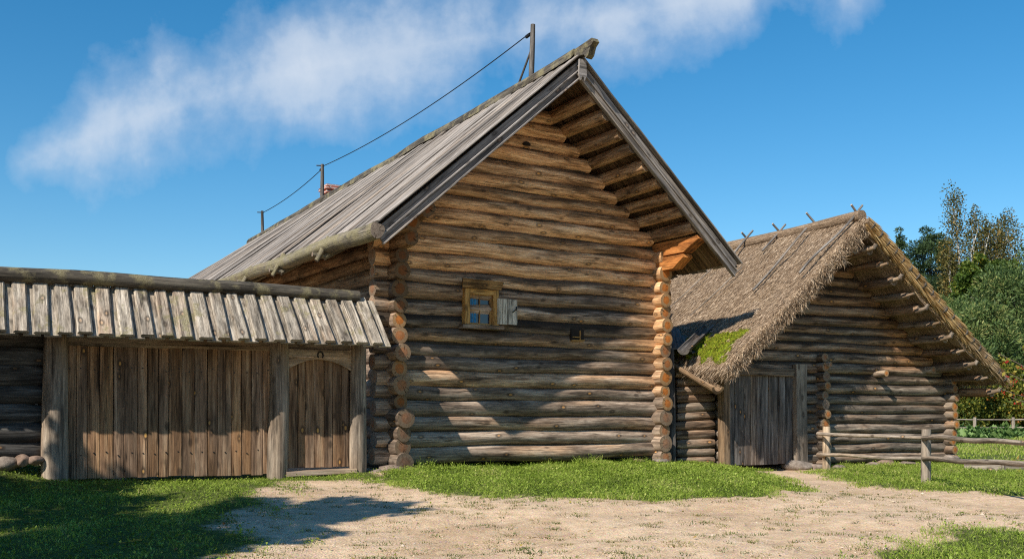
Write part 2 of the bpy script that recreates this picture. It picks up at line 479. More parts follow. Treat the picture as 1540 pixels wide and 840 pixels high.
M['birch'] = wood('birch_bark', [(.05, .045, .04), (.55, .52, .47), (.75, .72, .67)], [(.1, .08, .06), (.5, .45, .4), (.7, .66, .6)], su=9, sv=2, knots=0, cracks=.2)

s = NT('dark_iron'); M['iron'] = s.out((.045, .04, .038), .55, s.noise(s.n('ShaderNodeNewGeometry').outputs['Position'], 90, 3, .6), .2, .004, metal=.8)
s = NT('dark_interior'); M['dark'] = s.out(s.ramp(s.noise(s.n('ShaderNodeNewGeometry').outputs['Position'], 6), [(.3, (.012, .009, .007)), (.7, (.03, .022, .016))]), .9)
s = NT('moss_caulking'); M['caulk'] = s.out(s.ramp(s.noise(s.n('ShaderNodeNewGeometry').outputs['Position'], 20, 4, .7), [(.3, (.02, .015, .01)), (.7, (.06, .045, .028))]), .95)
s = NT('window_glass'); M['glass'] = s.out((.012, .03, .06), .06, s.noise(s.n('ShaderNodeNewGeometry').outputs['Position'], 14, 2), .05, .004, spec=.9)
s = NT('blue_curtain'); M['curtain'] = s.out(s.ramp(s.noise(s.n('ShaderNodeNewGeometry').outputs['Position'], 30), [(.3, (.02, .12, .25)), (.7, (.05, .24, .42))]), .8)

s = NT('stone')
pos = s.n('ShaderNodeNewGeometry').outputs['Position']
c = s.ramp(s.noise(pos, 9, 6, .7, s.attr('rnd')), [(.3, (.09, .07, .057)), (.5, (.21, .175, .145)), (.7, (.34, .295, .255))])
c = s.mix(s.attr('rnd'), c, s.mix(1.0, c, (1.0, .78, .68), 'MULTIPLY'))
M['stone'] = s.out(c, .9, s.noise(pos, 34, 5, .7), .5, .02)

s = NT('red_brick')
bt = s.n('ShaderNodeTexBrick'); s.inp(bt, 'Vector', s.uv()); s.inp(bt, 'Scale', 1.0)
bt.inputs['Color1'].default_value = (.42, .12, .075, 1); bt.inputs['Color2'].default_value = (.33, .085, .05, 1); bt.inputs['Mortar'].default_value = (.5, .44, .4, 1)
bt.inputs['Mortar Size'].default_value = .012; bt.inputs['Brick Width'].default_value = .25; bt.inputs['Row Height'].default_value = .075
c = s.mix(.6, bt.outputs['Color'], s.ramp(s.noise(s.uv(), 12), [(.3, .6), (.7, 1.3)]), 'MULTIPLY')
M['brick'] = s.out(c, .9, bt.outputs['Fac'], -.4, .01)

# thatch (surface) and straw (loose stalks)
s = NT('thatch')
uv = s.uv(); pos = s.n('ShaderNodeNewGeometry').outputs['Position']
n1 = s.noise(s.vmul(uv, (3.0, 34, 1)), 1, 6, .72, 1.3, .6)
n2 = s.noise(pos, 1.1, 4, .6); n3 = s.noise(pos, 26, 4, .75)
c = s.ramp(n1, [(.3, (.09, .057, .036)), (.5, (.29, .205, .135)), (.7, (.49, .37, .26))])
c = s.mix(.7, c, s.ramp(n2, [(.3, (.72, .66, .58)), (.55, (1.0, 1.0, 1.0)), (.75, (1.12, 1.1, .92))]), 'MULTIPLY')
c = s.mix(.7, c, s.ramp(n3, [(.3, .35), (.5, 1.0), (.7, 1.4)]), 'MULTIPLY')
M['thatch'] = s.out(c, .95, s.math('ADD', s.math('MULTIPLY', n1, .6), n3), .9, .05, .1)
s = NT('straw')
c = s.ramp(s.attr('rnd'), [(0, (.11, .067, .04)), (.4, (.28, .20, .13)), (.75, (.46, .345, .235)), (1, (.62, .49, .36))])
c = s.mix(s.attr('warm'), c, s.ramp(s.attr('rnd'), [(0, (.26, .13, .04)), (.5, (.60, .38, .15)), (1, (.80, .60, .30))]))
M['straw'] = s.out(c, .8, spec=.2, trans=.12)
s = NT('moss')
c = s.ramp(s.noise(s.n('ShaderNodeNewGeometry').outputs['Position'], 22, 5, .7), [(.3, (.05, .075, .006)), (.55, (.17, .22, .015)), (.75, (.32, .34, .03))])
M['moss'] = s.out(c, .95, s.noise(s.n('ShaderNodeNewGeometry').outputs['Position'], 55, 4, .7), 1.0, .03, .1)
s = NT('moss_tuft')
c = s.ramp(s.attr('rnd'), [(0, (.07, .06, .018)), (.35, (.17, .19, .018)), (.7, (.32, .33, .022)), (1, (.52, .48, .07))])
M['mosstuft'] = s.out(c, .9, trans=.25)

def leafmat(name, stops, trans=.3, rough=.6):
    s = NT(name)
    c = s.ramp(s.attr('rnd'), stops)
    return s.out(c, rough, spec=.3, trans=trans)
M['grass'] = leafmat('grass_blades', [(0, (.06, .095, .008)), (.3, (.17, .25, .022)), (.7, (.32, .42, .06)), (.92, (.45, .47, .12)), (1, (.5, .42, .2))], .35)
M['weed'] = leafmat('dry_weeds', [(0, (.05, .085, .015)), (.4, (.12, .15, .035)), (.75, (.26, .23, .08)), (1, (.40, .31, .15))], .3)
M['pine'] = leafmat('pine_needles', [(0, (.022, .05, .014)), (.5, (.075, .125, .034)), (.85, (.15, .20, .055)), (1, (.25, .25, .08))], .15)
M['darkpine'] = leafmat('dark_pine_needles', [(0, (.015, .036, .014)), (.5, (.038, .072, .026)), (1, (.085, .125, .045))], .15)
M['maple'] = leafmat('maple_leaves', [(0, (.03, .06, .008)), (.5, (.07, .12, .014)), (.9, (.13, .17, .02)), (1, (.28, .24, .03))], .35)
M['birchleaf'] = leafmat('birch_leaves', [(0, (.05, .05, .014)), (.45, (.11, .11, .03)), (.8, (.2, .15, .04)), (1, (.36, .22, .06))], .3)
M['autumn'] = leafmat('autumn_bush_leaves', [(0, (.03, .055, .01)), (.5, (.10, .13, .018)), (.8, (.26, .24, .03)), (.96, (.38, .24, .03)), (1, (.36, .12, .02))], .35)
M['viburnum'] = leafmat('viburnum_leaves', [(0, (.07, .11, .015)), (.45, (.22, .24, .03)), (.8, (.40, .31, .06)), (.95, (.36, .19, .05)), (1, (.30, .07, .02))], .35)
M['berry'] = leafmat('red_berries', [(0, (.3, .008, .008)), (1, (.5, .02, .015))], 0, .35)
M['cabbage'] = leafmat('cabbage_leaves', [(0, (.04, .09, .02)), (.5, (.09, .17, .04)), (1, (.19, .28, .08))], .2)
M['twig'] = NT('twig').out((.16, .12, .09), .8)
M['wire'] = NT('wire').out((.03, .03, .032), .5, metal=.6)

# ground: sand track with gravel, soil under the grass
s = NT('ground_surface')
pos = s.n('ShaderNodeNewGeometry').outputs['Position']
gr = s.attr('warm')
nA = s.noise(pos, .55, 5, .6); nB = s.noise(pos, 5.5, 6, .68); nC = s.noise(pos, 55, 5, .75)
sand = s.ramp(nB, [(.3, (.41, .29, .185)), (.5, (.55, .40, .262)), (.72, (.66, .50, .345))])
sand = s.mix(.6, sand, s.ramp(nA, [(.35, (.74, .68, .60)), (.5, (.97, .95, .92)), (.65, (1.08, 1.08, 1.06))]), 'MULTIPLY')
sand = s.mix(.65, sand, s.ramp(nC, [(.28, .3), (.45, .95), (.75, 1.5)]), 'MULTIPLY')
peb = s.vor(pos, 42)
sand = s.mix(s.ramp(peb.outputs['Distance'], [(.2, .5), (.42, 0.0)]), sand, s.mix(.8, (.42, .36, .30), peb.outputs['Color'], 'OVERLAY'))
soil = s.ramp(nB, [(.3, (.04, .05, .014)), (.55, (.09, .11, .025)), (.8, (.17, .16, .06))])
edge = s.math('ADD', gr, s.math('MULTIPLY', s.math('SUBTRACT', nB, .5), .9))
c = s.mix(s.ramp(edge, [(.38, 0.0), (.58, 1.0)]), sand, soil)
h = s.math('ADD', s.math('MULTIPLY', nC, .5), s.math('ADD', s.math('MULTIPLY', nB, .8), s.math('MULTIPLY', peb.outputs['Distance'], -.35)))
M['ground'] = s.out(c, .95, h, .7, .03, .15)
s = NT('pebble'); M['pebble'] = s.out(s.ramp(s.attr('rnd'), [(0, (.32, .23, .16)), (.5, (.50, .385, .275)), (1, (.62, .50, .38))]), .9)

# ------------------------------------------------------------------ LOG HOUSE
aH = R(32.5)
uH = A3(math.cos(aH), math.sin(aH), 0); vH = A3(-math.sin(aH), math.cos(aH), 0); UP = A3(0, 0, 1)
C0 = A3(-2.04, 17.6, 0); WH = 5.83
def H(t, s_, z): return C0 + uH * t + vH * s_ + UP * z
def H_t(px, s_):       # t on the plane s = s_ seen at photo column px
    k = (px - CX) / F; o = C0 + vH * s_
    return (k * o[1] - o[0]) / (uH[0] - k * uH[1])
def H_z(py, t, s_=0): return EYE + (HY - py) / F * (C0 + uH * t + vH * s_)[1]

ZR, ZE, TM, TH = 7.18, 3.90, WH / 2, 3.83
SL = (ZR - ZE) / TH
SF, SB = -1.38, 16.25
DROP = .042                       # the old ridge sinks towards the back
zr = lambda s_: ZR - DROP * (s_ - SF)
roof_z = lambda t: ZR - SL * abs(t - TM)

house = thing('log_house', H(TM, 0, 0), 'tall log house with steep grey board roof and small shuttered window in its gable', 'log house')

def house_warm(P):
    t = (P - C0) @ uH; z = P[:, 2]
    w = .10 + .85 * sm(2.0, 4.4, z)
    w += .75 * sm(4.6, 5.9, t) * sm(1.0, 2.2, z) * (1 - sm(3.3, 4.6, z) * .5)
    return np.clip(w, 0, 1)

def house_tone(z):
    return 1.18 - .18 * sm(1.2, 2.2, z) + .18 * sm(2.8, 5.0, z)  # lowest logs lightened in colour so the sunlit part of the wall stands out

zs = []; z = .10
rs = random.Random(5)
while z < ZR - .62:
    d = rs.choice([.235, .25, .262, .275, .29])
    zs.append((z + d / 2, d)); z += d
fw = MB(); gw = MB()
holes = []
wall_top = 4.33
for k, (zc, d) in enumerate(zs):
    r = d * .525
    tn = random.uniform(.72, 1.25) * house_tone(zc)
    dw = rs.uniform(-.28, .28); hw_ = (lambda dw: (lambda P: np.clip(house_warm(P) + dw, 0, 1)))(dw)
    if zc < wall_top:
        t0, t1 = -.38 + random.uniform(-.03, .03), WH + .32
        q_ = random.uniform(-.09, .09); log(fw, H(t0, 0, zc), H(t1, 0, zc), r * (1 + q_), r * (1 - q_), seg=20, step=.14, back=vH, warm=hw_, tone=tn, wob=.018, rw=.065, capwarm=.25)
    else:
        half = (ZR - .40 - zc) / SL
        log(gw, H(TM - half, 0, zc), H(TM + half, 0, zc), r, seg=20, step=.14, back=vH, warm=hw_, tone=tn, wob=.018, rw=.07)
prism(fw, [(0, .1), (WH, .1), (WH, wall_top + .1), (0, wall_top + .1)], H(0, -.035, 0), uH, UP, vH * .07, 2)
prism(gw, [(.1, wall_top), (WH - .1, wall_top), (TM, ZR - .75)], H(0, -.035, 0), uH, UP, vH * .07, 2)
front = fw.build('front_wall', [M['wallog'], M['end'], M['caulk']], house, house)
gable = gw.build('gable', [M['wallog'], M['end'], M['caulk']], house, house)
# side walls: half a course lower, ends stand proud of the corner
for tt, nm in ((0.0, 'side_wall'), (WH, 'side_wall')):
    mb = MB(); z = -.02
    rs = random.Random(9 if tt == 0 else 4)
    k = 0
    while z < wall_top - .28:
        d = rs.choice([.235, .25, .262, .28, .30])
        zc = z + d / 2
        if tt == 0:
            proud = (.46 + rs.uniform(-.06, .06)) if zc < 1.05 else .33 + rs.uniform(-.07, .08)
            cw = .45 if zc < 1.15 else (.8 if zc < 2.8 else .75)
            ctone = .72 if zc < 1.2 else (1.0 if zc < 2.7 else .5)  # topmost left logs darkened in tone for the shade under the roof
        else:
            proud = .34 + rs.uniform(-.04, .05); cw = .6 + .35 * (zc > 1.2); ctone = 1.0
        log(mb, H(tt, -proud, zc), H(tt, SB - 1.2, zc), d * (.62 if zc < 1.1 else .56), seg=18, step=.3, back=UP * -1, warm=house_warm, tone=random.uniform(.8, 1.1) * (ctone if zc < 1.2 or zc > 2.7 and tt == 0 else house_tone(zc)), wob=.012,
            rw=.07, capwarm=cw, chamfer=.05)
        z += d; k += 1
    mb.build(nm, [M['log'], M['end']], house, house)
mb = MB()
log_back = [(zc, d) for zc, d in zs]
for zc, d in log_back:
    SLb = (zr(SB) - ZE) / TH
    if zc > zr(SB) - .6: continue
    half = WH / 2 + .3 if zc < wall_top else (zr(SB) - .45 - zc) / SLb
    log(mb, H(TM - half, SB - 1.5, zc), H(TM + half, SB - 1.5, zc), d * .53, seg=10, step=.6, back=-vH, warm=.3, tone=.9)
mb.build('back_wall', [M['log'], M['end']], house, house)

# purlins: one for each gable log, on both slopes
for zc, d in zs:
    if zc < wall_top: continue
    zp = zc + d * .35
    half = (ZR - .27 - zp) / SL
    for sgn in (-1, 1):
        mb = MB(); r = d * random.uniform(.44, .52)
        log(mb, H(TM + sgn * half, SF + .07, zp), H(TM + sgn * half, SB - .4, zp - (zp - ZE) / (ZR - ZE) * DROP * 17.6 - .03), r, r * .95, seg=14, step=.35, back=UP, warm=lambda P: np.full(len(P), .62), tone=random.uniform(.8, 1.1), wob=.015, rw=.06, capwarm=.3)
        mb.build('purlin', [M['log'], M['end']], house, house)
mb = MB()
log(mb, H(TM, SF + .05, ZR - .30), H(TM, SB - .4, zr(SB) - .30), .12, seg=14, step=.4, warm=.6)
mb.build('purlin', [M['log'], M['end']], house, house)

# roof boards
rr = UP * 1.0
def slope_dirs(sgn):
    dn = unit(uH * sgn - UP * SL)        # down the slope
    nm = unit(uH * sgn * SL + UP)        # out of the slope
    return dn, nm
Lsl = TH * math.sqrt(1 + SL * SL)
roof_mb = MB()
for sgn in (-1, 1):
    dn, nm = slope_dirs(sgn)
    s_ = SF - .09
    k = 0
    while s_ < SB:
        w = random.uniform(.13, .215)
        if k == 0: w = .2
        lift = (.0 if k % 2 else .028) + random.uniform(-.010, .022)
        if sgn == -1 and 9.6 < s_ < 9.85: lift -= .05
        L = Lsl + random.uniform(-.05, .06)
        top0 = H(TM, s_ + w / 2, zr(s_)); dn = unit(H(TM + sgn * TH, s_ + w / 2, ZE) - top0); nm = unit(np.cross(vH, dn) * -sgn); nm = nm if nm[2] > 0 else -nm
        top = top0 + nm * (lift - .015) + dn * random.uniform(0, .05)
        extrude(roof_mb, rectprof(w + (.03 if k % 2 else .0), .028, .006), top, top + dn * L + nm * random.uniform(-.012, .02), vH, nm, 0, jit=.006, n=7,
                tone=random.choice([.7, .82, .9, 1.0, 1.08, 1.2]) , warm=random.uniform(0, .3))
        s_ += w * (.97 if k % 2 else .93); k += 1
roof = roof_mb.build('roof', [M['roof']], house, house)
# underlay seen from below as the soffit
sm_mb = MB()
for sgn in (-1, 1):
    dn, nm = slope_dirs(sgn)
    s_ = SF - .02
    while s_ < SB:
        w = random.uniform(.15, .22)
        top0 = H(TM, s_ + w / 2, zr(s_)); dn = unit(H(TM + sgn * TH, s_ + w / 2, ZE) - top0); nm = np.cross(vH, dn); nm = unit(nm if nm[2] > 0 else -nm)
        top = top0 + nm * (-.062)
        extrude(sm_mb, rectprof(w - .012, .03, .0), top + dn * .03, top + dn * (Lsl - .06), vH, nm, 0, n=3, tone=random.uniform(.6, 1.2), warm=random.uniform(.2, .7))
        s_ += w
sm_mb.build('soffit', [M['soffit']], roof, house)

# bargeboards: stepped boards along each rake
for sgn in (-1, 1):
    dn, nm = slope_dirs(sgn)
    mb = MB()
    o = H(TM, SF, ZR)
    L = Lsl + (.12 if sgn < 0 else .06)
    # (offset below roof, depth, front, start, extra length)
    for off, h, thick, s0, ex, tn in ((.10, .115, .035, .0, -.08, .8), (.168, .026, .085, -.02, .0, 1.5), (.226, .095, .035, .0, .02, .85), (.284, .026, .075, -.015, .03, 1.5)):  # left rake: shaded faces darkened and sunlit ledges brightened by tone
        p = o - nm * off - vH * (thick / 2 + s0)
        st = off * SL * .82
        if sgn > 0: tn = 1.0 + .15 * (h < .05)
        extrude(mb, rectprof(thick, h, .004), p + dn * (st - .05), p + dn * (L + ex), vH, nm, 0, jit=.003, n=9, tone=tn, warm=.05 if sgn < 0 else .3)
    mb.build('bargeboard', [M['barge']], house, house)
mb = MB()
o = H(TM, SF, ZR)
prism(mb, [(-.07, .0), (.07, .0), (.085, -.27), (.04, -.36), (.02, -.30), (-.02, -.30), (-.04, -.36), (-.08, -.27)], o - vH * .10 - UP * .08, uH, UP, -vH * .035, 0, tone=1.2)
mb.build('gable_board', [M['barge']], house, house)

# ridge log: a hewn trough with a carved forward end
mb = MB()
prof = [(-.13, -.12), (-.03, .0), (.03, .0), (.13, -.12), (.12, -.03), (.07, .05), (-.07, .05), (-.12, -.03)]
pr = np.array(prof)
a0 = H(TM, SF - .42, ZR + .08); a1 = H(TM, SB + .1, zr(SB) + .06)
extrude(mb, prof, a0 + vH * .45, a1, uH, UP, 0, jit=.012, n=26, tone=.9)
prism(mb, [(0, .05), (-.50, .10), (-.55, .03), (-.46, -.03), (-.40, -.16), (-.33, -.20), (-.28, -.12), (-.15, -.1), (0, -.1)],
      a0 + vH * .45 - uH * .065, vH, UP, uH * .13, 0, tone=.85)
mb.build('ridge_log', [M['ridge']], roof, house)

# left eave: mossy gutter log carried on hooks
dn, nm = slope_dirs(-1)
mb = MB()
ge = H(TM - TH - .05, 0, ZE - .10)
log(mb, ge + vH * (SF - .08), ge + vH * (SB - .3) + UP * -.02, .130, .115, seg=18, step=.09, wob=.022, rw=.2, back=-UP, tone=1.0)
gut = mb.build('gutter_log', [M['mossy'], M['postend']], roof, house)
for sh in (.55, 2.7, 4.6, 7.2, 9.8):
    mb = MB()
    p = ge + vH * sh
    log(mb, p + dn * -.25 - nm * .20, p - nm * .12 + dn * .17, .05, .05, seg=9, step=.1, rw=.1)
    log(mb, p - nm * .13 + dn * .12, p + nm * .05 + dn * .30, .05, .042, seg=9, step=.1, rw=.12)
    log(mb, p + nm * .10 + dn * -.12, p + nm * -.06 + dn * .34 - vH * .05, .055, .04, seg=9, step=.1, rw=.14)
    mb.build('gutter_hook', [M['mossy'], M['postend']], gut, house)
dn2, nm2 = slope_dirs(1)

# carved bracket logs under both eaves
def bracket(t, z, length, h, w, mat, tone=1.0, warm=.8):
    mb = MB()
    pl = [(0, 0), (-length * .70, .0), (-length * .86, h * .42), (-length, h * .74), (-length * .97, h), (0, h)]
    prism(mb, pl, H(t - w / 2, 0.05, z), vH, UP, uH * w, 0, warm=warm, tone=tone)
    mb.build('bracket', [mat], house, house)
bracket(WH + .02, 3.80, 1.00, .25, .24, M['orange'])
bracket(WH + .02, 4.08, 1.42, .27, .24, M['orange'], .95)
for t, z, L in ((-.02, 3.86, .7), (-.10, 4.08, .95), (.12, 4.30, 1.12)):
    mb = MB()
    log(mb, H(t, -L, z), H(t, .6, z), .15, .16, seg=14, step=.12, rw=.22, wob=.03, warm=.75, tone=.55, capwarm=.75)
    mb.build('bracket', [M['log'], M['end']], house, house)

# attic hole and the draught slot in the wall
def box_frame(mb, c, hw, hh, depth, th, mat=0, **k):
    """a rectangular frame on the house front; c = (t, z) of its centre"""
    t, z = c
    for dt in (-1, 1):
        extrude(mb, rectprof(th, depth, .004), H(t + dt * (hw + th / 2), -depth / 2, z - hh), H(t + dt * (hw + th / 2), -depth / 2, z + hh), uH, -vH, mat, n=4, **k)
    extrude(mb, rectprof(depth, th, .004), H(t - hw - th, -depth / 2, z + hh + th / 2), H(t + hw + th, -depth / 2, z + hh + th / 2), -vH, UP, mat, n=4, **k)

# window: box built into the log wall
tw0, tw1 = H_t(697, -.16), H_t(748, -.16)
wz0 = H_z(487, tw0, -.16); wz1 = H_z(437, tw1, -.16)
wt = (tw0 + tw1) / 2; hw = (tw1 - tw0) / 2
win = MB()
for dt in (-1, 1):
    extrude(win, rectprof(.11, .12, .006), H(wt + dt * (hw - .055), -.15, wz0), H(wt + dt * (hw - .055), -.15, wz1), uH, -vH, 0, n=5, warm=.8)
extrude(win, rectprof(.12, .10, .006), H(wt - hw + .11, -.15, wz1 - .05), H(wt + hw - .11, -.15, wz1 - .05), -vH, UP, 0, n=5, warm=.9)
window = win.build('window', [M['frame']], house, house)
mb = MB()
extrude(mb, rectprof(.16, .075, .006), H(wt - hw - .05, -.155, wz0 - .04), H(wt + hw + .10, -.155, wz0 - .04), -vH, UP, 0, n=5, warm=.2, tone=.8)
mb.build('sill', [M['log']], window, house)
mb = MB()
prism(mb, [(-hw - .06, 0), (hw + .03, 0), (hw + .06, .15), (-hw - .09, .165)], H(wt, -.215, wz1 + .005), uH, unit(UP - vH * .35), -vH * .03, 0, tone=.75, warm=.1)
mb.build('hood', [M['frame']], window, house)
mb = MB()
gw_, gz0, gz1 = hw - .11, wz0, wz1 - .10
for dt in (-1, 1):
    extrude(mb, rectprof(.035, .04), H(wt + dt * (gw_ - .018), -.115, gz0), H(wt + dt * (gw_ - .018), -.115, gz1), uH, -vH, 0, warm=.6)
extrude(mb, rectprof(.04, .035), H(wt - gw_ + .036, -.115, gz1 - .018), H(wt + gw_ - .036, -.115, gz1 - .018), -vH, UP, 0, warm=.6)
extrude(mb, rectprof(.04, .035), H(wt - gw_ + .036, -.115, gz0 + .018), H(wt + gw_ - .036, -.115, gz0 + .018), -vH, UP, 0, warm=.6)
extrude(mb, rectprof(.018, .03), H(wt, -.118, gz0 + .036), H(wt, -.118, gz1 - .036), uH, -vH, 0, warm=.2, tone=1.2)
for dt in (-1, 1):
    a = sorted([wt + dt * .009, wt + dt * (gw_ - .036)])
    extrude(mb, rectprof(.03, .018), H(a[0], -.118, (gz0 + gz1) / 2), H(a[1], -.118, (gz0 + gz1) / 2), -vH, UP, 0, warm=.2, tone=1.2)
mb.build('sash', [M['frame']], window, house)
mb = MB()
prism(mb, [(-gw_ + .03, gz0 + .03), (gw_ - .03, gz0 + .03), (gw_ - .03, gz1 - .03), (-gw_ + .03, gz1 - .03)], H(wt, -.1055, 0), uH, UP, vH * .004, 0)
mb.build('pane', [M['glass']], window, house)
mb = MB()
for k in range(3):
    a = wt - gw_ + .045 + k * .055
    extrude(mb, rectprof(.04, .004), H(a, -.1085, gz0 + .04), H(a, -.1085, gz1 - .04), uH, -vH, 0, n=3)
mb.build('curtain', [M['curtain']], window, house)
ts0, ts1 = H_t(748.5, -.24), H_t(777, -.2)
sz0, sz1 = H_z(487, ts0, -.22), H_z(448.5, ts0, -.22)
mb = MB(); n = 4; w = (ts1 - ts0) / n
for k in range(n):
    wv = w - .006
    extrude(mb, rectprof(wv, .028, .005), H(ts0 + (k + .5) * w, -.215, sz0 + random.uniform(-.005, .005)), H(ts0 + (k + .5) * w, -.215, sz1 + random.uniform(-.005, .005)), uH, -vH, 0, n=4, tone=random.uniform(.85, 1.1), warm=.15)
for dz in (.1, .8):
    zz = sz0 + (sz1 - sz0) * dz
    extrude(mb, rectprof(.02, .05), H(ts0, -.188, zz), H(ts1, -.188, zz), -vH, UP, 0, n=3)
shut = mb.build('shutter', [M['shutter']], window, house)
mb = MB()
log(mb, H(ts1 - .10, -.235, sz0 + .22), H(ts1 - .05, -.265, sz0 + .27), .011, seg=7, step=.03)
log(mb, H(ts1 - .05, -.265, sz0 + .27), H(ts1 - .03, -.235, sz0 + .33), .011, seg=7, step=.03)
mb.build('handle', [M['iron'], M['iron']], shut, house)

tv = H_t(868, -.14); vz0 = H_z(513, tv, -.14); vz1 = H_z(495, tv, -.14)
mb = MB()
prism(mb, [(-.145, vz0), (.145, vz0 + .01), (.145, vz1), (-.145, vz1 + .01)], H(tv, -.11, 0), uH, UP, -vH * .045, 0)
slot = mb.build('vent_slot', [M['dark']], house, house)
mb = MB()
extrude(mb, rectprof(.05, .02), H(tv - .15, -.16, vz0 + .01), H(tv + .15, -.16, vz0 + .02), -vH, UP, 0, warm=.9, tone=.8)
extrude(mb, rectprof(.045, .015), H(tv - .12, -.158, vz0 + .08), H(tv + .03, -.158, vz0 + .075), -vH, UP, 0, warm=.9, tone=.9)
extrude(mb, rectprof(.02, .04), H(tv + .05, -.158, vz0 + .02), H(tv + .05, -.158, vz1 - .02), uH, -vH, 0, warm=.9, tone=.7)
mb.build('frame', [M['frame']], slot, house)
th_ = H_t(792, -.13); hz = H_z(217, th_, -.13)
mb = MB()
prism(mb, [(.075 * math.cos(a) * (1 if math.sin(a) > 0 else 1.1), .05 * max(math.sin(a), -.45)) for a in np.linspace(0, 2 * math.pi, 14)[:-1]], H(th_, -.11, hz), uH, UP, -vH * .035, 0)
mb.build('attic_hole', [M['dark']], house, house)

# brick chimney on the far slope
pc = at(497, 290, 30.2)
kch = (497 - CX) / F
kc = (499 - CX) / F; oc = H(TM + .55, 0, 0)
sc_ = (kc * oc[1] - oc[0]) / (vH[0] - kc * vH[1])
cb = H(TM + .55, sc_, 0)
cz = EYE + (HY - 280) / F * cb[1] - 7.26
mb = MB()
for zz, e in ((5.2, 0), (7.02, .04), (7.12, .07), (7.2, .03)):
    hgt = {5.2: 1.82, 7.02: .10, 7.12: .08, 7.2: .06}[zz]
    extrude(mb, rectprof(.42 + 2 * e, .42 + 2 * e), cb + UP * (zz + cz), cb + UP * (zz + cz + hgt), uH, vH, 0, n=2)
V_ = mb
for i_, u_ in enumerate(mb.UV): mb.UV[i_] = u_[:, ::-1]
mb.build('chimney', [M['brick']], house, house)

# lightning poles on the ridge and the wire between them
def ridge_at(px):
    k = (px - CX) / F; o = H(TM, 0, 0)
    return (k * o[1] - o[0]) / (vH[0] - k * vH[1])
pole_info = [(799, 37, 112, .055, 'tall grey lightning pole with a short stay, nearest the roof gable'),
             (484.5, 247, 294, .055, 'dark lightning pole beside the red brick chimney on the ridge'),
             (394.5, 317, 356, .05, 'shortest dark lightning pole, at the far end of the ridge')]
tops = []
for i, (px, yt, yb, r, lab) in enumerate(pole_info):
    sp = ridge_at(px)
    base = H(TM + .0, sp, zr(sp) + .08)
    Yp = base[1]
    top = A3(base[0] + (2 / F * Yp if i == 0 else 0), base[1], EYE + (HY - yt) / F * Yp)
    base = base + UP * -.02
    pt = thing('lightning_pole', base, lab, 'pole', 'poles along the ridge of the log house')
    mb = MB(); log(mb, base, top, r, r * .85, seg=10, step=.3, rw=.05, wob=.006, tone=1.0); mb.build('shaft', [M['pole'], M['pole']], pt, pt)
    mb = MB()
    if i == 0:
        log(mb, base + vH * .45 + UP * 0.02, base + UP * .55 + uH * 0.0 - vH * .02 + vH * .06, .022, .02, seg=7, step=.2, wob=.01)
        mb.build('stay', [M['pole'], M['pole']], pt, pt)
    else:
        log(mb, top - uH * .16 - UP * .05, top + uH * .05 - UP * .03, .016, seg=6, step=.1)
        mb.build('bracket_arm', [M['pole'], M['pole']], pt, pt)
    tops.append(top)
mb = MB()
for a, b in ((0, 1), (1, 2)):
    p, q = tops[a] - UP * .12, tops[b] - UP * .06
    n = 24
    pts = [p + (q - p) * t - UP * (.20 if a == 0 else .10) * 4 * t * (1 - t) for t in np.linspace(0, 1, n)]
    for i in range(n - 1):
        log(mb, pts[i], pts[i + 1] + (pts[i + 1] - pts[i]) * .02, .011, seg=5, step=5, wob=0, rw=0, caps=(False, False))
    log(mb, pts[0] + (pts[1] - pts[0]) * .25, pts[0] + (pts[1] - pts[0]) * .55, .035, seg=7, step=.2)
tag(mb.build('lightning_wire', [M['wire'], M['wire']]), 'thin dark wire sagging between the poles along the ridge', 'wire')

# ------------------------------------------------------------------ GATE
aG = R(26.3)
uG = A3(math.cos(aG), math.sin(aG), 0); vG = A3(-math.sin(aG), math.cos(aG), 0)
G0 = A3(-2.556, 17.0, 0)
def G(t, s_, z): return G0 + uG * t + vG * s_ + UP * z
def G_t(px, s_=0):
    k = (px - CX) / F; o = G0 + vG * s_
    return (k * o[1] - o[0]) / (uG[0] - k * uG[1])
def G_z(py, t, s_=0): return EYE + (HY - py) / F * (G0 + uG * t + vG * s_)[1]
gate = thing('plank_gate', G(-2.3, 0, 0), 'brown plank gate and arched wicket door under a narrow board roof', 'gate')
tl, tmid, tr = G_t(82), G_t(418), G_t(537)
for t, r, zt in ((tl, .17, 2.25), (tmid, .155, 2.25), (tr, .135, 2.22)):
    mb = MB()
    zb = float(gz(*G(t, 0, 0)[:2])) - .1
    log(mb, G(t, -.04, zb), G(t + .01, -.04, zt), r * 1.1, r * .93, seg=18, step=.2, wob=.012, rw=.045, back=vG, warm=.25, tone=random.uniform(.9, 1.05))
    mb.build('post', [M['post'], M['postend']], gate, gate)
# lintels
mb = MB()
zl = G_z(508, -3)
extrude(mb, rectprof(.14, .17, .012), G(tl + .15, .04, 2.03), G(tmid - .14, .04, 2.03), -vG, UP, 0, jit=.006, n=8, warm=.3, tone=.9)
mb.build('lintel', [M['post']], gate, gate)
mb = MB()
extrude(mb, rectprof(.14, .13, .012), G(tmid + .14, .04, 2.06), G(tr - .12, .04, 2.06), -vG, UP, 0, n=4, warm=.3, tone=.9)
mb.build('lintel', [M['post']], gate, gate)
def planks(mb, frame, t0, t1, s_, z0, z1, wmin, wmax, th, u, v, tones=(.65, 1.2), warm=(.0, .42), mat=0, botj=.012, z1f=None):
    t = t0
    while t < t1 - .02:
        w = min(random.uniform(wmin, wmax), t1 - t)
        zb = z0 + random.uniform(-botj, botj)
        zt = z1 if z1f is None else z1f(t + w / 2)
        extrude(mb, rectprof(w - .007, th, .005), frame(t + w / 2, s_ + random.uniform(-.006, .006), zb), frame(t + w / 2 + random.uniform(-.004, .004), s_ + random.uniform(-.006, .006), zt), u, -v, mat,
                n=6, jit=.002, tone=random.uniform(*tones), warm=random.uniform(*warm))
        t += w
mb = MB()
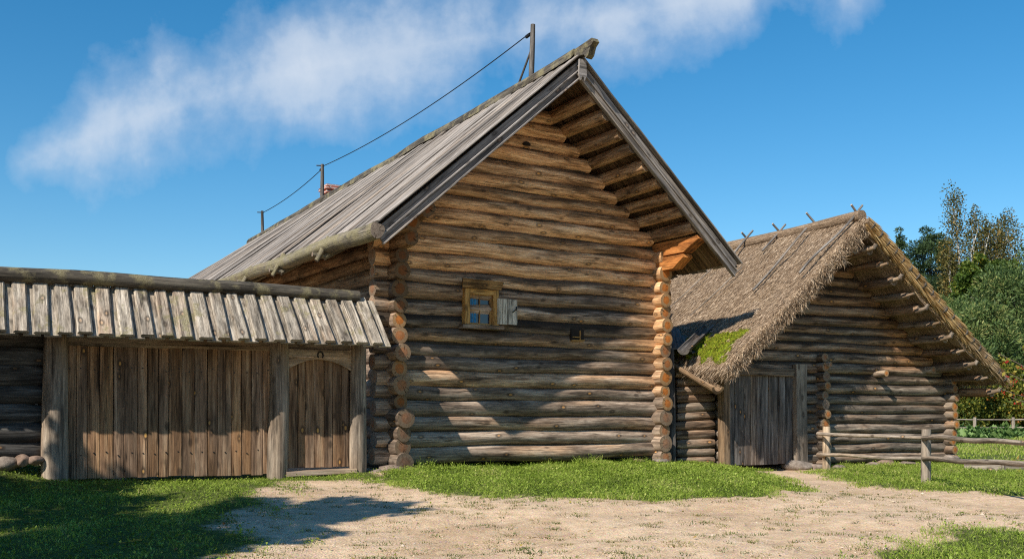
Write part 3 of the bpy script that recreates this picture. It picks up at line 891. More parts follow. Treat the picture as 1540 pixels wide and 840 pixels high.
planks(mb, G, tl + .14, tmid - .13, .0, .0, 1.99, .13, .22, .035, uG, vG)
leaf = mb.build('gate_leaf', [M['gate']], gate, gate)
tt_ = tl + .2; nail0 = None
while tt_ < tmid - .15:
    for zz in (.36, 1.62):
        p = G(tt_ + random.uniform(-.02, .02), -.014, zz + random.uniform(-.03, .03))
        if nail0 is None:
            nmb = MB(); log(nmb, p, p - vG * .014, .011, seg=8, step=1, wob=0, rw=0)
            nail0 = nmb.build('nail', [M['iron'], M['iron']], leaf, gate); n0 = p
        else:
            o = nail0.copy(); COL.objects.link(o); o.parent = leaf; o.location = tuple(p - n0)
    tt_ += .17
mb = MB()
prism(mb, [(tl + .05, .03), (tmid - .05, .03), (tmid - .05, 1.97), (tl + .05, 1.97)], G(0, .03, 0), uG, UP, vG * .03, 0, tone=.35)
mb.build('backing_boards', [M['gate']], leaf, gate)
mb = MB()      # back braces of the leaf
for zz in (.35, 1.6):
    extrude(mb, rectprof(.05, .14), G(tl + .2, .09, zz), G(tmid - .2, .09, zz), -vG, UP, 0, n=3)
mb.build('brace', [M['gate']], leaf, gate)
wa, wb = tmid + .14, tr - .115
arch_z = lambda t: 1.66 + .17 * (1 - ((t - (wa + wb) / 2) / ((wb - wa) / 2)) ** 2)
mb = MB()
planks(mb, G, wa + .03, wb - .02, .03, .09, 1.8, .12, .17, .035, uG, vG, z1f=lambda t: arch_z(t) + .05, warm=(.05, .45), tones=(.6, .95))
prism(mb, [(wa - .05, .09), (wb + .05, .09), (wb + .05, 1.85), (wa - .05, 1.85)], G(0, .06, 0), uG, UP, vG * .03, 0, tone=.35)
wick = mb.build('wicket_door', [M['gate']], gate, gate)
# boards over the arch
mb = MB()
ts = np.linspace(wa, wb, 15)
poly = [(t, arch_z(t)) for t in ts] + [(wb, 1.865), (wa, 1.865)]
prism(mb, [(p[0], p[1]) for p in poly], G(0, -.05, 0), uG, UP, vG * .05, 0, warm=.4, tone=1.25)
extrude(mb, rectprof(.05, .122, .004), G(wa, -.025, 1.93), G(wb, -.025, 1.93), -vG, UP, 0, n=4, warm=.4, tone=1.25)
arch = mb.build('arch_board', [M['post']], gate, gate)
mb = MB()
th0 = G_t(482, -.06); zh = G_z(534, th0, -.06)
pts = [G(th0 + .046 * math.sin(a), -.062, zh + .055 * math.cos(a)) for a in np.linspace(-2.4, 2.4, 13)]
for i in range(len(pts) - 1):
    log(mb, pts[i], pts[i + 1], .012, seg=6, step=1, wob=0, rw=0)
mb.build('horseshoe', [M['iron'], M['iron']], arch, gate)
mb = MB()
extrude(mb, rectprof(.24, .08, .01), G(wa - .05, -.08, .0), G(wb + .05, -.08, .02), -vG, UP, 0, n=6, jit=.006, warm=.5, tone=1.2)
mb.build('threshold', [M['post']], gate, gate)
# gate roof
gl = -8.6; gr_ = .04
ZGR, ZGE, DG = 2.86, 2.07, .78
dnG = unit(-vG * DG - UP * (ZGR - ZGE)); nmG = unit(np.cross(uG, dnG)) * 1.0
if nmG[2] < 0: nmG = -nmG
Lg = math.hypot(DG, ZGR - ZGE)
mb = MB()
t = gl; k = 0
while t < gr_ - .02:
    f = (t - gl) / (gr_ - gl)
    pitch = .292 - .035 * f
    fan = .05 * f ** 2
    # under board
    o = G(t + pitch * .5, 0, ZGR)
    e = o + dnG * (Lg + random.uniform(-.02, .02)) + uG * (fan + random.uniform(-.01, .01))
    wv = pitch * .80
    extrude(mb, rectprof(wv, .03, .004), o + uG * pitch * .5 - nmG * .055, e + uG * pitch * .5 - nmG * .055, uG, nmG, 0, n=4, jit=.004, tone=random.uniform(.75, 1.05), warm=random.uniform(0, .15))
    # upper board, chamfered edges
    w = pitch * random.uniform(.66, .77)
    b = .022
    pr_ = [(-w / 2, -.022), (w / 2, -.022), (w / 2, .004), (w / 2 - b, .026), (w * .08, .021), (-w * .1, .021), (-w / 2 + b, .026), (-w / 2, .004)]
    extrude(mb, pr_, o, e, uG, nmG, 0, n=8, jit=.008, tone=random.uniform(.78, 1.15), warm=random.choice([0, 0, .05, .1, .15, .22]) )
    # scalloped lower end: two short lobes
    t += pitch; k += 1
groof = mb.build('roof', [M['gateroof']], gate, gate)
mb = MB()
dnB = unit(vG * DG - UP * (ZGR - ZGE)); nmB = np.cross(dnB, uG); nmB = nmB if nmB[2] > 0 else -nmB
t = gl
while t < gr_ - .05:
    o = G(t + .12, 0, ZGR)
    extrude(mb, rectprof(.235, .03), o, o + dnB * Lg, uG, nmB, 0, n=3, tone=random.uniform(.7, 1.1)); t += .24
mb.build('back_slope', [M['gateroof']], groof, gate)
mb = MB()
log(mb, G(gl, -.03, ZGR + .085), G(.02, -.03, ZGR + .05), .115, .10, seg=14, step=.25, wob=.02, rw=.06, back=-UP, tone=.8)
mb.build('ridge_log', [M['ridge'], M['end']], groof, gate)
mb = MB()
for s_ in (-.42, .42):
    log(mb, G(gl, s_, 2.24), G(gr_ - .1, s_, 2.24), .055, seg=10, step=.6, tone=.7)
mb.build('roof_batten', [M['post'], M['postend']], groof, gate)

# ------------------------------------------------------------------ LEFT LOG SHED
shed = thing('log_shed', G(-7, .2, .2), 'dark log shed wall in the shade left of the plank gate', 'log shed')
te = G_t(70, .12)
mb = MB(); z = .30
rs = random.Random(3)
k = 0
while z < 2.5:
    d = rs.choice([.24, .26, .28])
    off = rs.uniform(-.05, .05) 
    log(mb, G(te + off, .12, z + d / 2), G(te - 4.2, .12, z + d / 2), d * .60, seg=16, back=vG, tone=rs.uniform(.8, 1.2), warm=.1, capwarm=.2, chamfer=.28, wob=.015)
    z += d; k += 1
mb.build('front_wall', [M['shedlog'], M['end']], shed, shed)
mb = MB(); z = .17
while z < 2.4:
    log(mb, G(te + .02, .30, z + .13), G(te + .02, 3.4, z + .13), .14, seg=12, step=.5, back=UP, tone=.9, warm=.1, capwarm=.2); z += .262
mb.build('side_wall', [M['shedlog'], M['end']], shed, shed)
mb = MB()
for k in range(24):
    o = G(te - .3 - k * .18, .5, 3.35)
    extrude(mb, rectprof(.175, .03), G(te + .0 - k * .18, .35, 2.55), G(te + .0 - k * .18, 2.6, 4.1), uG, UP, 0, n=3, tone=random.uniform(.7, 1.0))
# (its roof lies behind the gate roof)
mb2 = MB()
log(mb2, G(te + .1, .16, 2.50), G(te - 4.2, .16, 2.50), .1, seg=10, step=.5)
mb2.build('top_plate', [M['shedlog'], M['end']], shed, shed)

# ------------------------------------------------------------------ BARN
aB = R(28)
uB = A3(math.cos(aB), math.sin(aB), 0); vB = A3(-math.sin(aB), math.cos(aB), 0)
B0 = A3(7.04, 22.39, 0)
def B(t, s_, z): return B0 + uB * t + vB * s_ + UP * z
def B_t(px, s_=0):
    k = (px - CX) / F; o = B0 + vB * s_
    return (k * o[1] - o[0]) / (uB[0] - k * uB[1])
def B_z(py, t, s_=0): return EYE + (HY - py) / F * (B0 + uB * t + vB * s_)[1]
BS = -1.15                       # front edge of the thatch
TA, ZA, BZE = -.30, 5.02, 1.82    # apex, eave height
TLE, TRE = -4.0, 3.99
barn = thing('thatched_barn', B(0, 0, -.1), 'low log barn with thick straw thatch roof and weathered plank door', 'barn')
tj, tp, tc, tR = B_t(1083, 0), B_t(1202, -.05), B_t(1228, 0), B_t(1420, 0)
def under(t):                     # underside height of the thatch at t
    if t < TA: return ZA - .42 - (ZA - BZE) * (TA - t) / (TA - TLE)
    return ZA - .42 - (ZA - BZE) * (t - TA) / (TRE - TA)
def barn_warm(P):
    t = (P - B0) @ uB; z = P[:, 2]
    w = .16 + .38 * sm(1.9, 3.8, z) + .8 * sm(.6, 2.2, t) * sm(1.75, 2.3, z) * (1 - .6 * sm(2.9, 3.6, z))
    return np.clip(w, 0, 1)
mb = MB(); z = -.10; rs = random.Random(21); bz = []
while z < 4.1:
    d = rs.choice([.185, .2, .21, .22, .235]); bz.append((z + d / 2, d)); z += d
lowtop = B_z(553, tj, 0)
gmb = MB()
for zc, d in bz:
    if zc < 1.94:
        log(mb, B(tc - .42 + rs.uniform(-.04, .04), 0, zc), B(tR + .26 + rs.uniform(-.03, .03), 0, zc), d * .518, seg=14, step=.15, back=vB, warm=barn_warm, tone=rs.uniform(.75, 1.3), capwarm=.3, wob=.014)
    else:
        aL = TA - (ZA - .45 - zc) * (TA - TLE) / (ZA - BZE); aR = TA + (ZA - .45 - zc) * (TRE - TA) / (ZA - BZE)
        aL = max(aL, tj + .12); aR = min(aR, tR + .2)
        log(gmb, B(aL, 0, zc), B(aR, 0, zc), d * .518, seg=14, step=.15, back=vB, warm=barn_warm, tone=rs.uniform(.72, 1.2), wob=.014)
prism(mb, [(tc, -.05), (tR, -.05), (tR, 1.95), (tc, 1.95)], B(0, -.03, 0), uB, UP, vB * .06, 2)
prism(gmb, [(tj + .15, 1.95), (tR - .1, 1.95), (TA, 4.2)], B(0, -.03, 0), uB, UP, vB * .06, 2)
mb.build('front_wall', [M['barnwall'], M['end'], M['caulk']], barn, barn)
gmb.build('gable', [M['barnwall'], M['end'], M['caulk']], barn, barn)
for tt, nm_, z1 in ((tR, 'side_wall', 2.0), (tc, 'cross_wall', 2.25), (tj + .30, 'side_wall', 1.9)):
    mb = MB(); z = -.2; rs = random.Random(int(tt * 100) + 50)
    while z < z1:
        d = rs.choice([.19, .2, .215, .235])
        pr0 = -.30 + rs.uniform(-.05, .05) if tt != tj + .30 else .25
        log(mb, B(tt, pr0, z + d / 2), B(tt, 8.2, z + d / 2), d * .53, seg=14, step=.4, back=UP, warm=barn_warm, tone=rs.uniform(.85, 1.15), capwarm=(.85 if tt == tR else .45), chamfer=.08)
        z += d
    mb.build(nm_, [M['barnlog'], M['end']], barn, barn)
# stub logs (pegs) through the front wall
for px, py, L, r in ((1328, 561, .34, .075), (1404, 556, .25, .085), (1246, 548, .3, .06)):
    tt = B_t(px, -.3); zz = B_z(py, tt, -.3)
    mb = MB(); log(mb, B(tt, -.05 - L, zz), B(tt, .1, zz), r, seg=14, step=.1, rw=.03, warm=.3, capwarm=.6, tone=1.25)
    mb.build('peg', [M['post'], M['end']], barn, barn)
# purlins on the right slope, front ends hooked
for side in (1, -1):
    n = 11
    for k in range(n if side > 0 else 8):
        f = (k + .55) / n
        tt = TA + (TRE - TA) * f if side > 0 else TA + (TLE - TA) * f
        zz = under(tt) - .06
        big = k % 2 == 0
        r = .105 if big else .075
        mb = MB()
        log(mb, B(tt, BS + .16 + random.uniform(-.03, .03), zz - (.02 if big else 0)), B(tt, 8.3, zz), r, seg=12, step=.3, wob=.018, rw=.07, warm=.45, tone=random.uniform(.8, 1.1), capwarm=.3)
        p = mb.build('purlin', [M['barnlog'], M['postend']], barn, barn)
        if side > 0:
            mb = MB()
            q = B(tt - .02, BS + .04, zz - .02)
            log(mb, q + vB * .18 - uB * .06 - UP * .02, q - vB * .06 + UP * .03, .055 if big else .035, .045 if big else .03, seg=9, step=.08, rw=.12, warm=.5, tone=.8, capwarm=.2)
            if big: log(mb, q - vB * .03 + UP * .03, q - vB * .08 + UP * .11 + uB * .02, .05, .04, seg=9, step=.05, rw=.1, tone=.9, capwarm=.2)
            mb.build('purlin_hook', [M['post'], M['postend']], p, barn)

# thatch: a lumpy slab per slope with loose stalks on it
SBB = 8.6
def lump(a, b, seed):
    r = np.random.default_rng(seed); o = 0
    for k in range(8):
        o = o + np.sin(a * r.uniform(.8, 5) + b * r.uniform(-4, 4) + r.uniform(0, 6.3)) / (1.5 + .5 * k)
    return o
roofB = None
def slope_frame(side):
    te_ = TLE if side < 0 else TRE
    dn = A3(0, 0, 0) + uB * (te_ - TA) + UP * (BZE - ZA)
    L = np.linalg.norm(dn); dn = dn / L
    nm = np.cross(dn, vB); nm = nm if nm[2] > 0 else -nm
    return dn, unit(nm), L
def eave_cut(s_, L):              # the left eave is cut short where it meets the shed roof
    return L - .02 - np.clip(s_ - BS - .25, 0, 4.0) * .11
thm = MB(); strm = MB()
for side in (-1, 1):
    dn, nm, L = slope_frame(side)
    ns, nw = 90, 50
    s_ = np.linspace(BS, SBB, ns); w = np.linspace(0, 1, nw)
    S, Wv = np.meshgrid(s_, w, indexing='ij')
    Lc = eave_cut(S, L) if side < 0 else np.full_like(S, L)
    D = Wv * Lc
    lift = .035 * lump(S * 1.6, D * 1.6, 3 + side) * .6 + .03
    sag = -.06 * np.sin(np.pi * (S - BS) / (SBB - BS)) - .06 * np.sin(np.pi * Wv)
    front = sm(BS + .35, BS, S)
    lift = lift - .08 * front - .07 * sm(.93, 1.0, Wv)
    apex = B(TA, 0, ZA)
    P = apex + S[..., None] * vB + D[..., None] * dn + (lift + sag)[..., None] * nm
    Q = apex + (S + .03 * front)[..., None] * vB + D[..., None] * dn + (-.25 + sag + .03 * lump(S * 2, D * 2, 9))[..., None] * nm
    uvs = np.stack([D, S], -1)
    i = np.arange(ns - 1)[:, None] * nw + np.arange(nw - 1)[None]
    q = np.stack([i, i + 1, i + nw + 1, i + nw], -1).reshape(-1, 4)
    thm.add(P.reshape(-1, 3), q, uvs.reshape(-1, 2), 0, True)
    thm.add(Q.reshape(-1, 3), q[:, ::-1], uvs.reshape(-1, 2) + 3.3, 0, True, tone=1)
    for a, b in ((P[0], Q[0]), (P[-1], Q[-1])):
        Z = np.stack([a, b], 1).reshape(-1, 3); k = np.arange(nw - 1) * 2
        thm.add(Z, np.stack([k, k + 2, k + 3, k + 1], -1), np.stack([np.repeat(D[0], 2), np.tile([0, .25], nw)], -1), 0, True)
    Z = np.stack([P[:, -1], Q[:, -1]], 1).reshape(-1, 3); k = np.arange(ns - 1) * 2
    thm.add(Z, np.stack([k, k + 2, k + 3, k + 1], -1), np.stack([np.tile([0, .25], ns), np.repeat(s_, 2)], -1), 0, True)
    # loose stalks on the surface
    n = 62000 if side < 0 else 6000
    ss = rng.uniform(BS + .02, SBB if side > 0 else 7.0, n); ww = rng.random(n) ** .9
    Lc = eave_cut(ss, L) if side < 0 else L
    dd = ww * (Lc - .06)
    lf = .035 * lump(ss * 1.6, dd * 1.6, 3 + side) * .6 + .03 - .06 * np.sin(np.pi * (ss - BS) / (SBB - BS)) - .06 * np.sin(np.pi * ww) - .08 * sm(BS + .35, BS, ss) - .07 * sm(.93, 1.0, ww)
    C = apex + ss[:, None] * vB + dd[:, None] * dn + (lf + rng.uniform(-.01, .02, n))[:, None] * nm
    Dv = dn + nm * rng.uniform(-.02, .20, n)[:, None] + vB * rng.normal(0, .22, n)[:, None]
    Dv /= np.linalg.norm(Dv, axis=1)[:, None]
    Wd = vB + nm * rng.normal(0, .5, n)[:, None]; Wd /= np.linalg.norm(Wd, axis=1)[:, None]
    cards(strm, C, Dv, Wd, rng.uniform(.05, .17, n), rng.uniform(.006, .014, n), kind='tri')
    # ragged front edge and eave
    n = 9000 if side < 0 else 5000
    dd = rng.random(n) * (L - .05)
    C = apex + (BS + rng.uniform(-.02, .12, n))[:, None] * vB + dd[:, None] * dn + (rng.uniform(-.26, .03, n) - .06 * np.sin(np.pi * dd / L))[:, None] * nm
    if side < 0:
        Dv = dn * rng.uniform(.3, 1.0, n)[:, None] - vB * rng.uniform(.1, .8, n)[:, None] - nm * rng.uniform(-.25, .7, n)[:, None] + rng.normal(0, .2, (n, 3))
    else:
        Dv = dn * rng.uniform(.6, 1.0, n)[:, None] - vB * rng.uniform(-.1, .35, n)[:, None] + nm * rng.uniform(-.3, .3, n)[:, None]
    Dv /= np.linalg.norm(Dv, axis=1)[:, None]
    Wd = np.cross(Dv, runit(n)); Wd /= np.linalg.norm(Wd, axis=1)[:, None]
    cl = .6 + .5 * lump(dd * 5, dd * 0, 5)
    cards(strm, C, Dv, Wd, rng.uniform(.08, .24, n) * np.clip(cl, .35, 1.4) * (.55 if side > 0 else 1), rng.uniform(.008, .018, n), kind='tri', warm=.6 if side > 0 else .05)
    n = 5000
    ss = rng.uniform(BS, 6.5, n)
    Lc = eave_cut(ss, L) if side < 0 else L
    C = apex + ss[:, None] * vB + (Lc - rng.uniform(0, .12, n))[:, None] * dn + rng.uniform(-.27, -.02, n)[:, None] * nm
    Dv = dn + rng.normal(0, .22, (n, 3)) - UP * rng.uniform(0, .5, n)[:, None]; Dv /= np.linalg.norm(Dv, axis=1)[:, None]
    Wd = np.cross(Dv, runit(n)); Wd /= np.linalg.norm(Wd, axis=1)[:, None]
    cards(strm, C, Dv, Wd, rng.uniform(.08, .22, n), rng.uniform(.008, .016, n), kind='tri')
roofB = thm.build('thatch_roof', [M['thatch']], barn, barn)
tag(strm.build('straw', [M['straw']], roofB, barn), kind='stuff')
# ridge cover
mb = MB()
log(mb, B(TA, BS + .1, ZA + .02), B(TA, SBB, ZA + .0), .13, .13, seg=12, step=.25, wob=.03, rw=.15, mat=0, capmat=0)
mb.build('ridge_straw', [M['thatch']], roofB, barn)
# bound straw bundles along the right rake
dn, nm, L = slope_frame(1)
k = 0; d = .05
while d < L - .1:
    mb = MB()
    n = 330; l = .37
    o = B(TA, BS - .05, ZA) + dn * d - nm * .12
    ang = rng.uniform(0, 6.283, n); rad = np.sqrt(rng.random(n)) * .115
    tie = .10
    C = o + (np.cos(ang) * rad * .55)[:, None] * vB + (np.sin(ang) * rad * .9)[:, None] * nm + rng.uniform(-.04, .02, n)[:, None] * dn
    E = o + dn * l * rng.uniform(.75, 1.1, n)[:, None] + (np.cos(ang) * rad * 1.1)[:, None] * vB + (np.sin(ang) * rad * 1.5)[:, None] * nm
    Dv = E - C; ln = np.linalg.norm(Dv, axis=1); Dv /= ln[:, None]
    Wd = np.cross(Dv, runit(n)); Wd /= np.linalg.norm(Wd, axis=1)[:, None]
    cards(mb, C, Dv, Wd, ln, rng.uniform(.010, .020, n), kind='blade', warm=np.full(n, .85 if d < 3.6 else .35))
    log(mb, o - dn * .05, o + dn * .22, .07, .09, seg=10, step=.1, rw=.1, mat=1, capmat=1)
    log(mb, o + dn * tie, o + dn * (tie + .03), .105, .10, seg=10, step=.1, rw=.05, mat=2, capmat=2)
    mb.build('straw_bundle', [M['straw'], M['thatch'], M['pole']], roofB, barn)
    d += .27; k += 1
# moss patch at the lower left of the thatch
dn, nm, L = slope_frame(-1)
mb = MB()
a, b = np.meshgrid(np.linspace(0, 1, 40), np.linspace(0, 1, 26), indexing='ij')
S = BS + .22 + a * 2.9; 
Lc = eave_cut(S, L)
D = Lc - .12 - b * (1.15 - .3 * a)
edge = np.minimum(np.minimum(a, 1 - a) * 5, np.minimum(b, 1 - b) * 4)
hh = .12 * np.clip(edge, 0, 1) ** .5 + .03 * lump(S * 6, D * 6, 17) - .045
lf = .035 * lump(S * 1.6, D * 1.6, 2) * .6 + .03 - .06 * np.sin(np.pi * (S - BS) / (SBB - BS)) - .06 * np.sin(np.pi * D / Lc) - .07 * sm(.93, 1.0, D / Lc)
keep = lump(S * 3.0, D * 3.0, 23) + .5 * lump(S * 9.0, D * 9.0, 24) + 1.1 * np.clip(edge, 0, 1) - .45
hh = np.where(keep > 0, hh, -.08)
P = B(TA, 0, ZA) + S[..., None] * vB + D[..., None] * dn + (lf + hh)[..., None] * nm
i = np.arange(39)[:, None] * 26 + np.arange(25)[None]
mb.add(P.reshape(-1, 3), np.stack([i, i + 26, i + 27, i + 1], -1).reshape(-1, 4), np.stack([S, D], -1).reshape(-1, 2), 0, True)
okm = (keep > 0).ravel(); idx = np.where(okm)[0]
pick = rng.choice(idx, 12000)
C = P.reshape(-1, 3)[pick] + vB * rng.uniform(-.035, .035, 12000)[:, None] + dn * rng.uniform(-.025, .025, 12000)[:, None] - nm * .006
Dv = nm * .7 + runit(12000) * .7; Dv /= np.linalg.norm(Dv, axis=1)[:, None]
Wd = np.cross(Dv, runit(12000)); Wd /= np.linalg.norm(Wd, axis=1)[:, None]
cards(mb, C, Dv, Wd, rng.uniform(.012, .036, 12000), rng.uniform(.01, .024, 12000), kind='tri', mat=1)
tag(mb.build('moss', [M['moss'], M['mosstuft']], roofB, barn), kind='stuff')
# crossed rider poles over the ridge
def rider(px, lenL, lenR, upL, upR, lean=0.0):
    k = (px - CX) / F; o = B(TA, 0, 0)
    s_ = (k * o[1] - o[0]) / (vB[0] - k * vB[1])
    for side, ll, uu in ((-1, lenL, upL), (1, lenR, upR)):
        if ll <= 0: continue
        dn, nm, L = slope_frame(side)
        p0 = B(TA, s_ + side * .05, ZA) + nm * .13 - dn * uu
        p1 = B(TA, s_ + side * .05 + lean, ZA) + nm * .09 + dn * ll
        mb = MB(); log(mb, p0, p1, .024, .026, seg=9, step=.2, wob=.03, rw=.12, tone=random.uniform(1.6, 2.3))
        mb.build('rider_pole', [M['pole'], M['postend']], roofB, barn)
rider(1124, .5, .8, .30, .26)
rider(1172, .7, .8, .30, .30)
rider(1226, 2.3, .8, -.25, .36)
rider(1291, 2.0, .8, .24, .30, .1)
for s_, d0, d1 in ((1.6, 1.2, 2.9), (2.9, .9, 2.8)):
    dn, nm, L = slope_frame(-1)
    mb = MB(); log(mb, B(TA, s_, ZA) + dn * d0 + nm * .03, B(TA, s_ + .25, ZA) + dn * d1 + nm * .0, .016, .012, seg=8, step=.2, wob=.03, tone=.7)
    mb.build('thatch_pole', [M['rail'], M['postend']], roofB, barn)
# barn door, jambs, lintel
mb = MB()
z0d = B_z(698, -2.3, -.1) ; z1d = B_z(563, -2.3, -.1)
td0, td1 = B_t(1090, -.12), B_t(1191, -.12)
planks(mb, B, td0, td1, -.12, z0d, z1d, .17, .30, .04, uB, vB, tones=(.75, 1.2), warm=(0, .3), botj=.006)
door = mb.build('door', [M['door']], barn, barn)
mb = MB()
extrude(mb, rectprof(.16, .2, .01), B(tj, -.14, -.22), B(tj - .03, -.14, 1.83), uB, -vB, 0, n=6, jit=.005, tone=.75, warm=.7)
mb.build('jamb', [M['post']], barn, barn)
mb = MB()
t2 = B_t(1201.5, -.16)
extrude(mb, rectprof(.30, .22, .012), B(t2 + .03, -.14, -.2), B(t2, -.14, 2.0), uB, -vB, 0, n=6, jit=.006, tone=.9, warm=.05)
mb.build('jamb', [M['post']], barn, barn)
mb = MB()
extrude(mb, rectprof(.12, .16, .012), B(td0 + .02, -.17, z1d + .06), B(td1 - .02, -.17, z1d + .06), -vB, UP, 0, n=5, jit=.005, tone=.6, warm=.35)
mb.build('lintel', [M['post']], barn, barn)
mb = MB()
prism(mb, [(td0 - .1, -.3), (td1 + .1, -.3), (td1 + .1, 1.95), (td0 - .1, 1.95)], B(0, .6, 0), uB, UP, vB * .05, 0)
mb.build('inner_wall', [M['dark']], barn, barn)

# ------------------------------------------------------------------ LEAN-TO between house and barn
lean = thing('lean_to', (3.6, 21.2, -.15), 'narrow log lean-to with plank roof squeezed between house and barn', 'lean-to')
mb = MB(); z = -.24; rs = random.Random(8)
pL, pR = at(1016, 650, 21.1), at(1071, 650, 21.3)
k = 0
while z < 1.85:
    d = rs.choice([.17, .19, .2])
    e = rs.uniform(-.02, .03)
    tlt = .04 * sm(0, 2, z)
    log(mb, A3(pL[0] + e, pL[1], z + d / 2 - .03), A3(pR[0] + .03, pR[1], z + d / 2 + .0), d * .53, seg=14, step=.1, back=A3(0, 1, 0), warm=.35, tone=rs.uniform(.85, 1.15), chamfer=.2, rw=.05)
    z += d
mb.build('log_wall', [M['barnlog'], M['end']], lean, lean)
mb = MB()
p = at(1008.5, 650, 20.75)
extrude(mb, rectprof(.17, .16, .012), A3(p[0] + .02, p[1], -.3), A3(p[0] - .02, p[1], 2.25), A3(1, 0, 0), A3(0, -1, 0), 0, n=6, jit=.006, tone=.55, warm=.0)
mb.build('post', [M['door']], lean, lean)
mb = MB()
for k in range(6):
    a = at(1002 + k * 11, 522 + k * 2, 20.7 + .05 * k); b = a + A3(.25, 2.2, .62)
    extrude(mb, rectprof(.15, .03), a, b, A3(1, 0, .1), UP, 0, n=4, tone=random.uniform(.45, .7))
mb.build('roof', [M['roof']], lean, lean)
def trough(name, p0, p1, r, mat, parent, root, tone=1.0, warm=.2):
    a = np.linspace(math.pi * 1.02, math.pi * 1.98, 11)
    prof = [(r * math.cos(x), r * math.sin(x)) for x in a] + [(.66 * r * math.cos(x), .66 * r * math.sin(x) + .01) for x in a[::-1]]
    mb = MB(); ax = unit(p1 - p0); sd = unit(np.cross(ax, UP)); up = np.cross(sd, ax)
    extrude(mb, prof, p0, p1, sd, up, 0, n=6, jit=.01, tone=tone, warm=warm, smooth=True)
    return mb.build(name, [mat], parent, root)
trough('gutter', at(1018, 546, 21.1), at(1081, 581, 19.95), .15, M['post'], lean, lean, .9, .75)
trough('gutter', at(1066, 488, 21.9), at(1028, 524, 20.5), .13, M['door'], lean, lean, .8, .1)
# stones, one object each
stones = [(-2.45, 17.02, .15, .13, .12, 'small grey stone at the foot of the right gate post'),
          (-2.06, 17.15, .25, .18, .16, 'broad flat stone under the left front corner of the house')]
def put_stone(px, py, Y, sx, sy, sz, lab, grp, seed):
    p = at(px, py, Y)
    mb = MB(); st = thing_mesh_loc(p)
    stone_mesh(mb, np.zeros(3), sx, sy, sz, seed * .7, seed)
    o = mb.build('stone', [M['stone']])
    o.location = tuple(p)
    tag(o, lab, 'stone', grp)
def thing_mesh_loc(p): return p
SG = 'foundation stones along the walls'
for i, a in enumerate([
    (569, 713, 17.0, .17, .15, .11, 'small rounded grey stone between gate post and house corner'),
    (610 - 22, 708, 17.15, .24, .2, .13, 'flat-topped stone under the left front corner of the log house'),
    (12, 697, 14.75, .18, .16, .11, 'mossy grey boulder under the dark log shed at the frame edge'),
    (35, 692, 14.7, .12, .12, .09, 'brown rounded stone under the shed between two larger ones'),
    (24, 694, 14.9, .12, .12, .09, 'dark stone tucked behind the brown one under the shed'),
    (52, 692, 14.75, .12, .11, .07, 'pinkish domed stone against the left gate post'),
    (38, 687, 15.0, .05, .05, .05, 'tiny white pebble lying among the shed stones'),
    (993, 694, 20.45, .24, .18, .09, 'pale flat stone under the right front corner of the log house'),
    (960, 694, 20.35, .16, .14, .07, 'low brown stone half hidden by grass beside the pale flat one'),
    (1200, 699, 21.6, .34, .25, .13, 'big grey stone at the right jamb of the barn door'),
    (1228, 704, 21.6, .25, .2, .12, 'brown stone under the barn corner behind the fence post'),
    (1262, 703, 21.9, .2, .15, .09, 'pale stone under the barn wall just right of the first fence post'),
    (1310, 699, 22.5, .22, .15, .08, 'reddish stone under the middle of the barn wall'),
    (1333, 697, 22.7, .24, .15, .10, 'grey pointed stone under the barn wall left of the second fence post'),
    (1362, 697, 23.0, .3, .16, .07, 'long flat stone under the barn wall beside the second fence post'),
    (1430, 688, 23.9, .25, .2, .1, 'grey stone under the right front corner of the barn')]):
    put_stone(*a[:6], a[6], SG, 31 + i)

# ------------------------------------------------------------------ FENCES
def fence(name, lab, posts, rails, cat='fence', rmat='rail', r_rail=.035, r_post=.075):
    base = np.mean([p[0] for p in posts], axis=0)
    f = thing(name, base, lab, cat)
    for b, top, r, tn in posts:
        mb = MB(); log(mb, b, top, r, r * .96, seg=14, step=.15, wob=.008, rw=.05, tone=tn, warm=.2 if tn < 1.1 else .7, back=A3(0, 1, 0), capwarm=.5)
        mb.build('post', [M['rail'], M['postend']], f, f)
    for a, b, r, tn in rails:
        mb = MB(); log(mb, a, b, r, r * .85, seg=10, step=.2, wob=.014, rw=.08, tone=tn, warm=.2, back=A3(0, 1, 0))
        mb.build('rail', [M['rail'], M['postend']], f, f)
    return f
def gpt(px, py, Y=None):
    x, y = ground_px(px, py)
    return A3(x, y, float(gz(x, y)))
f1, f2 = gpt(1243, 709), gpt(1393, 725)
f3 = f2 + (f2 - f1) * 1.02; f3[2] = float(gz(f3[0], f3[1]))
Zt1 = EYE + (HY - 641) / F * f1[1]; Zt2 = EYE + (HY - 645) / F * f2[1]
def rl(px, py, Y): return at(px, py, Y)
posts = [(f1 - UP * .15, A3(f1[0], f1[1], Zt1), .085, 1.25), (f2 - UP * .15, A3(f2[0], f2[1], Zt2), .078, .85), (f3 - UP * .15, A3(f3[0], f3[1], f3[2] + .9), .075, .7)]
off = -.02
rails = []
for (ya, yb, yc) in ((652, 658, 665), (683, 690, 698)):
    a = at(1230 if ya < 660 else 1236, ya, f1[1]); b = at(1402, yb, f2[1]); c = at(1566, yc + 1, f3[1])
    a2 = a.copy()
    rails.append((a - (b - a) * .01, b, .036, 1.15))
    rails.append((at(1388, yb - 1, f2[1]) + A3(0, -.04, 0), c, .040, .75))
fence('rail_fence', 'rustic two-rail pole fence with thick round posts in front of the barn', posts, rails)
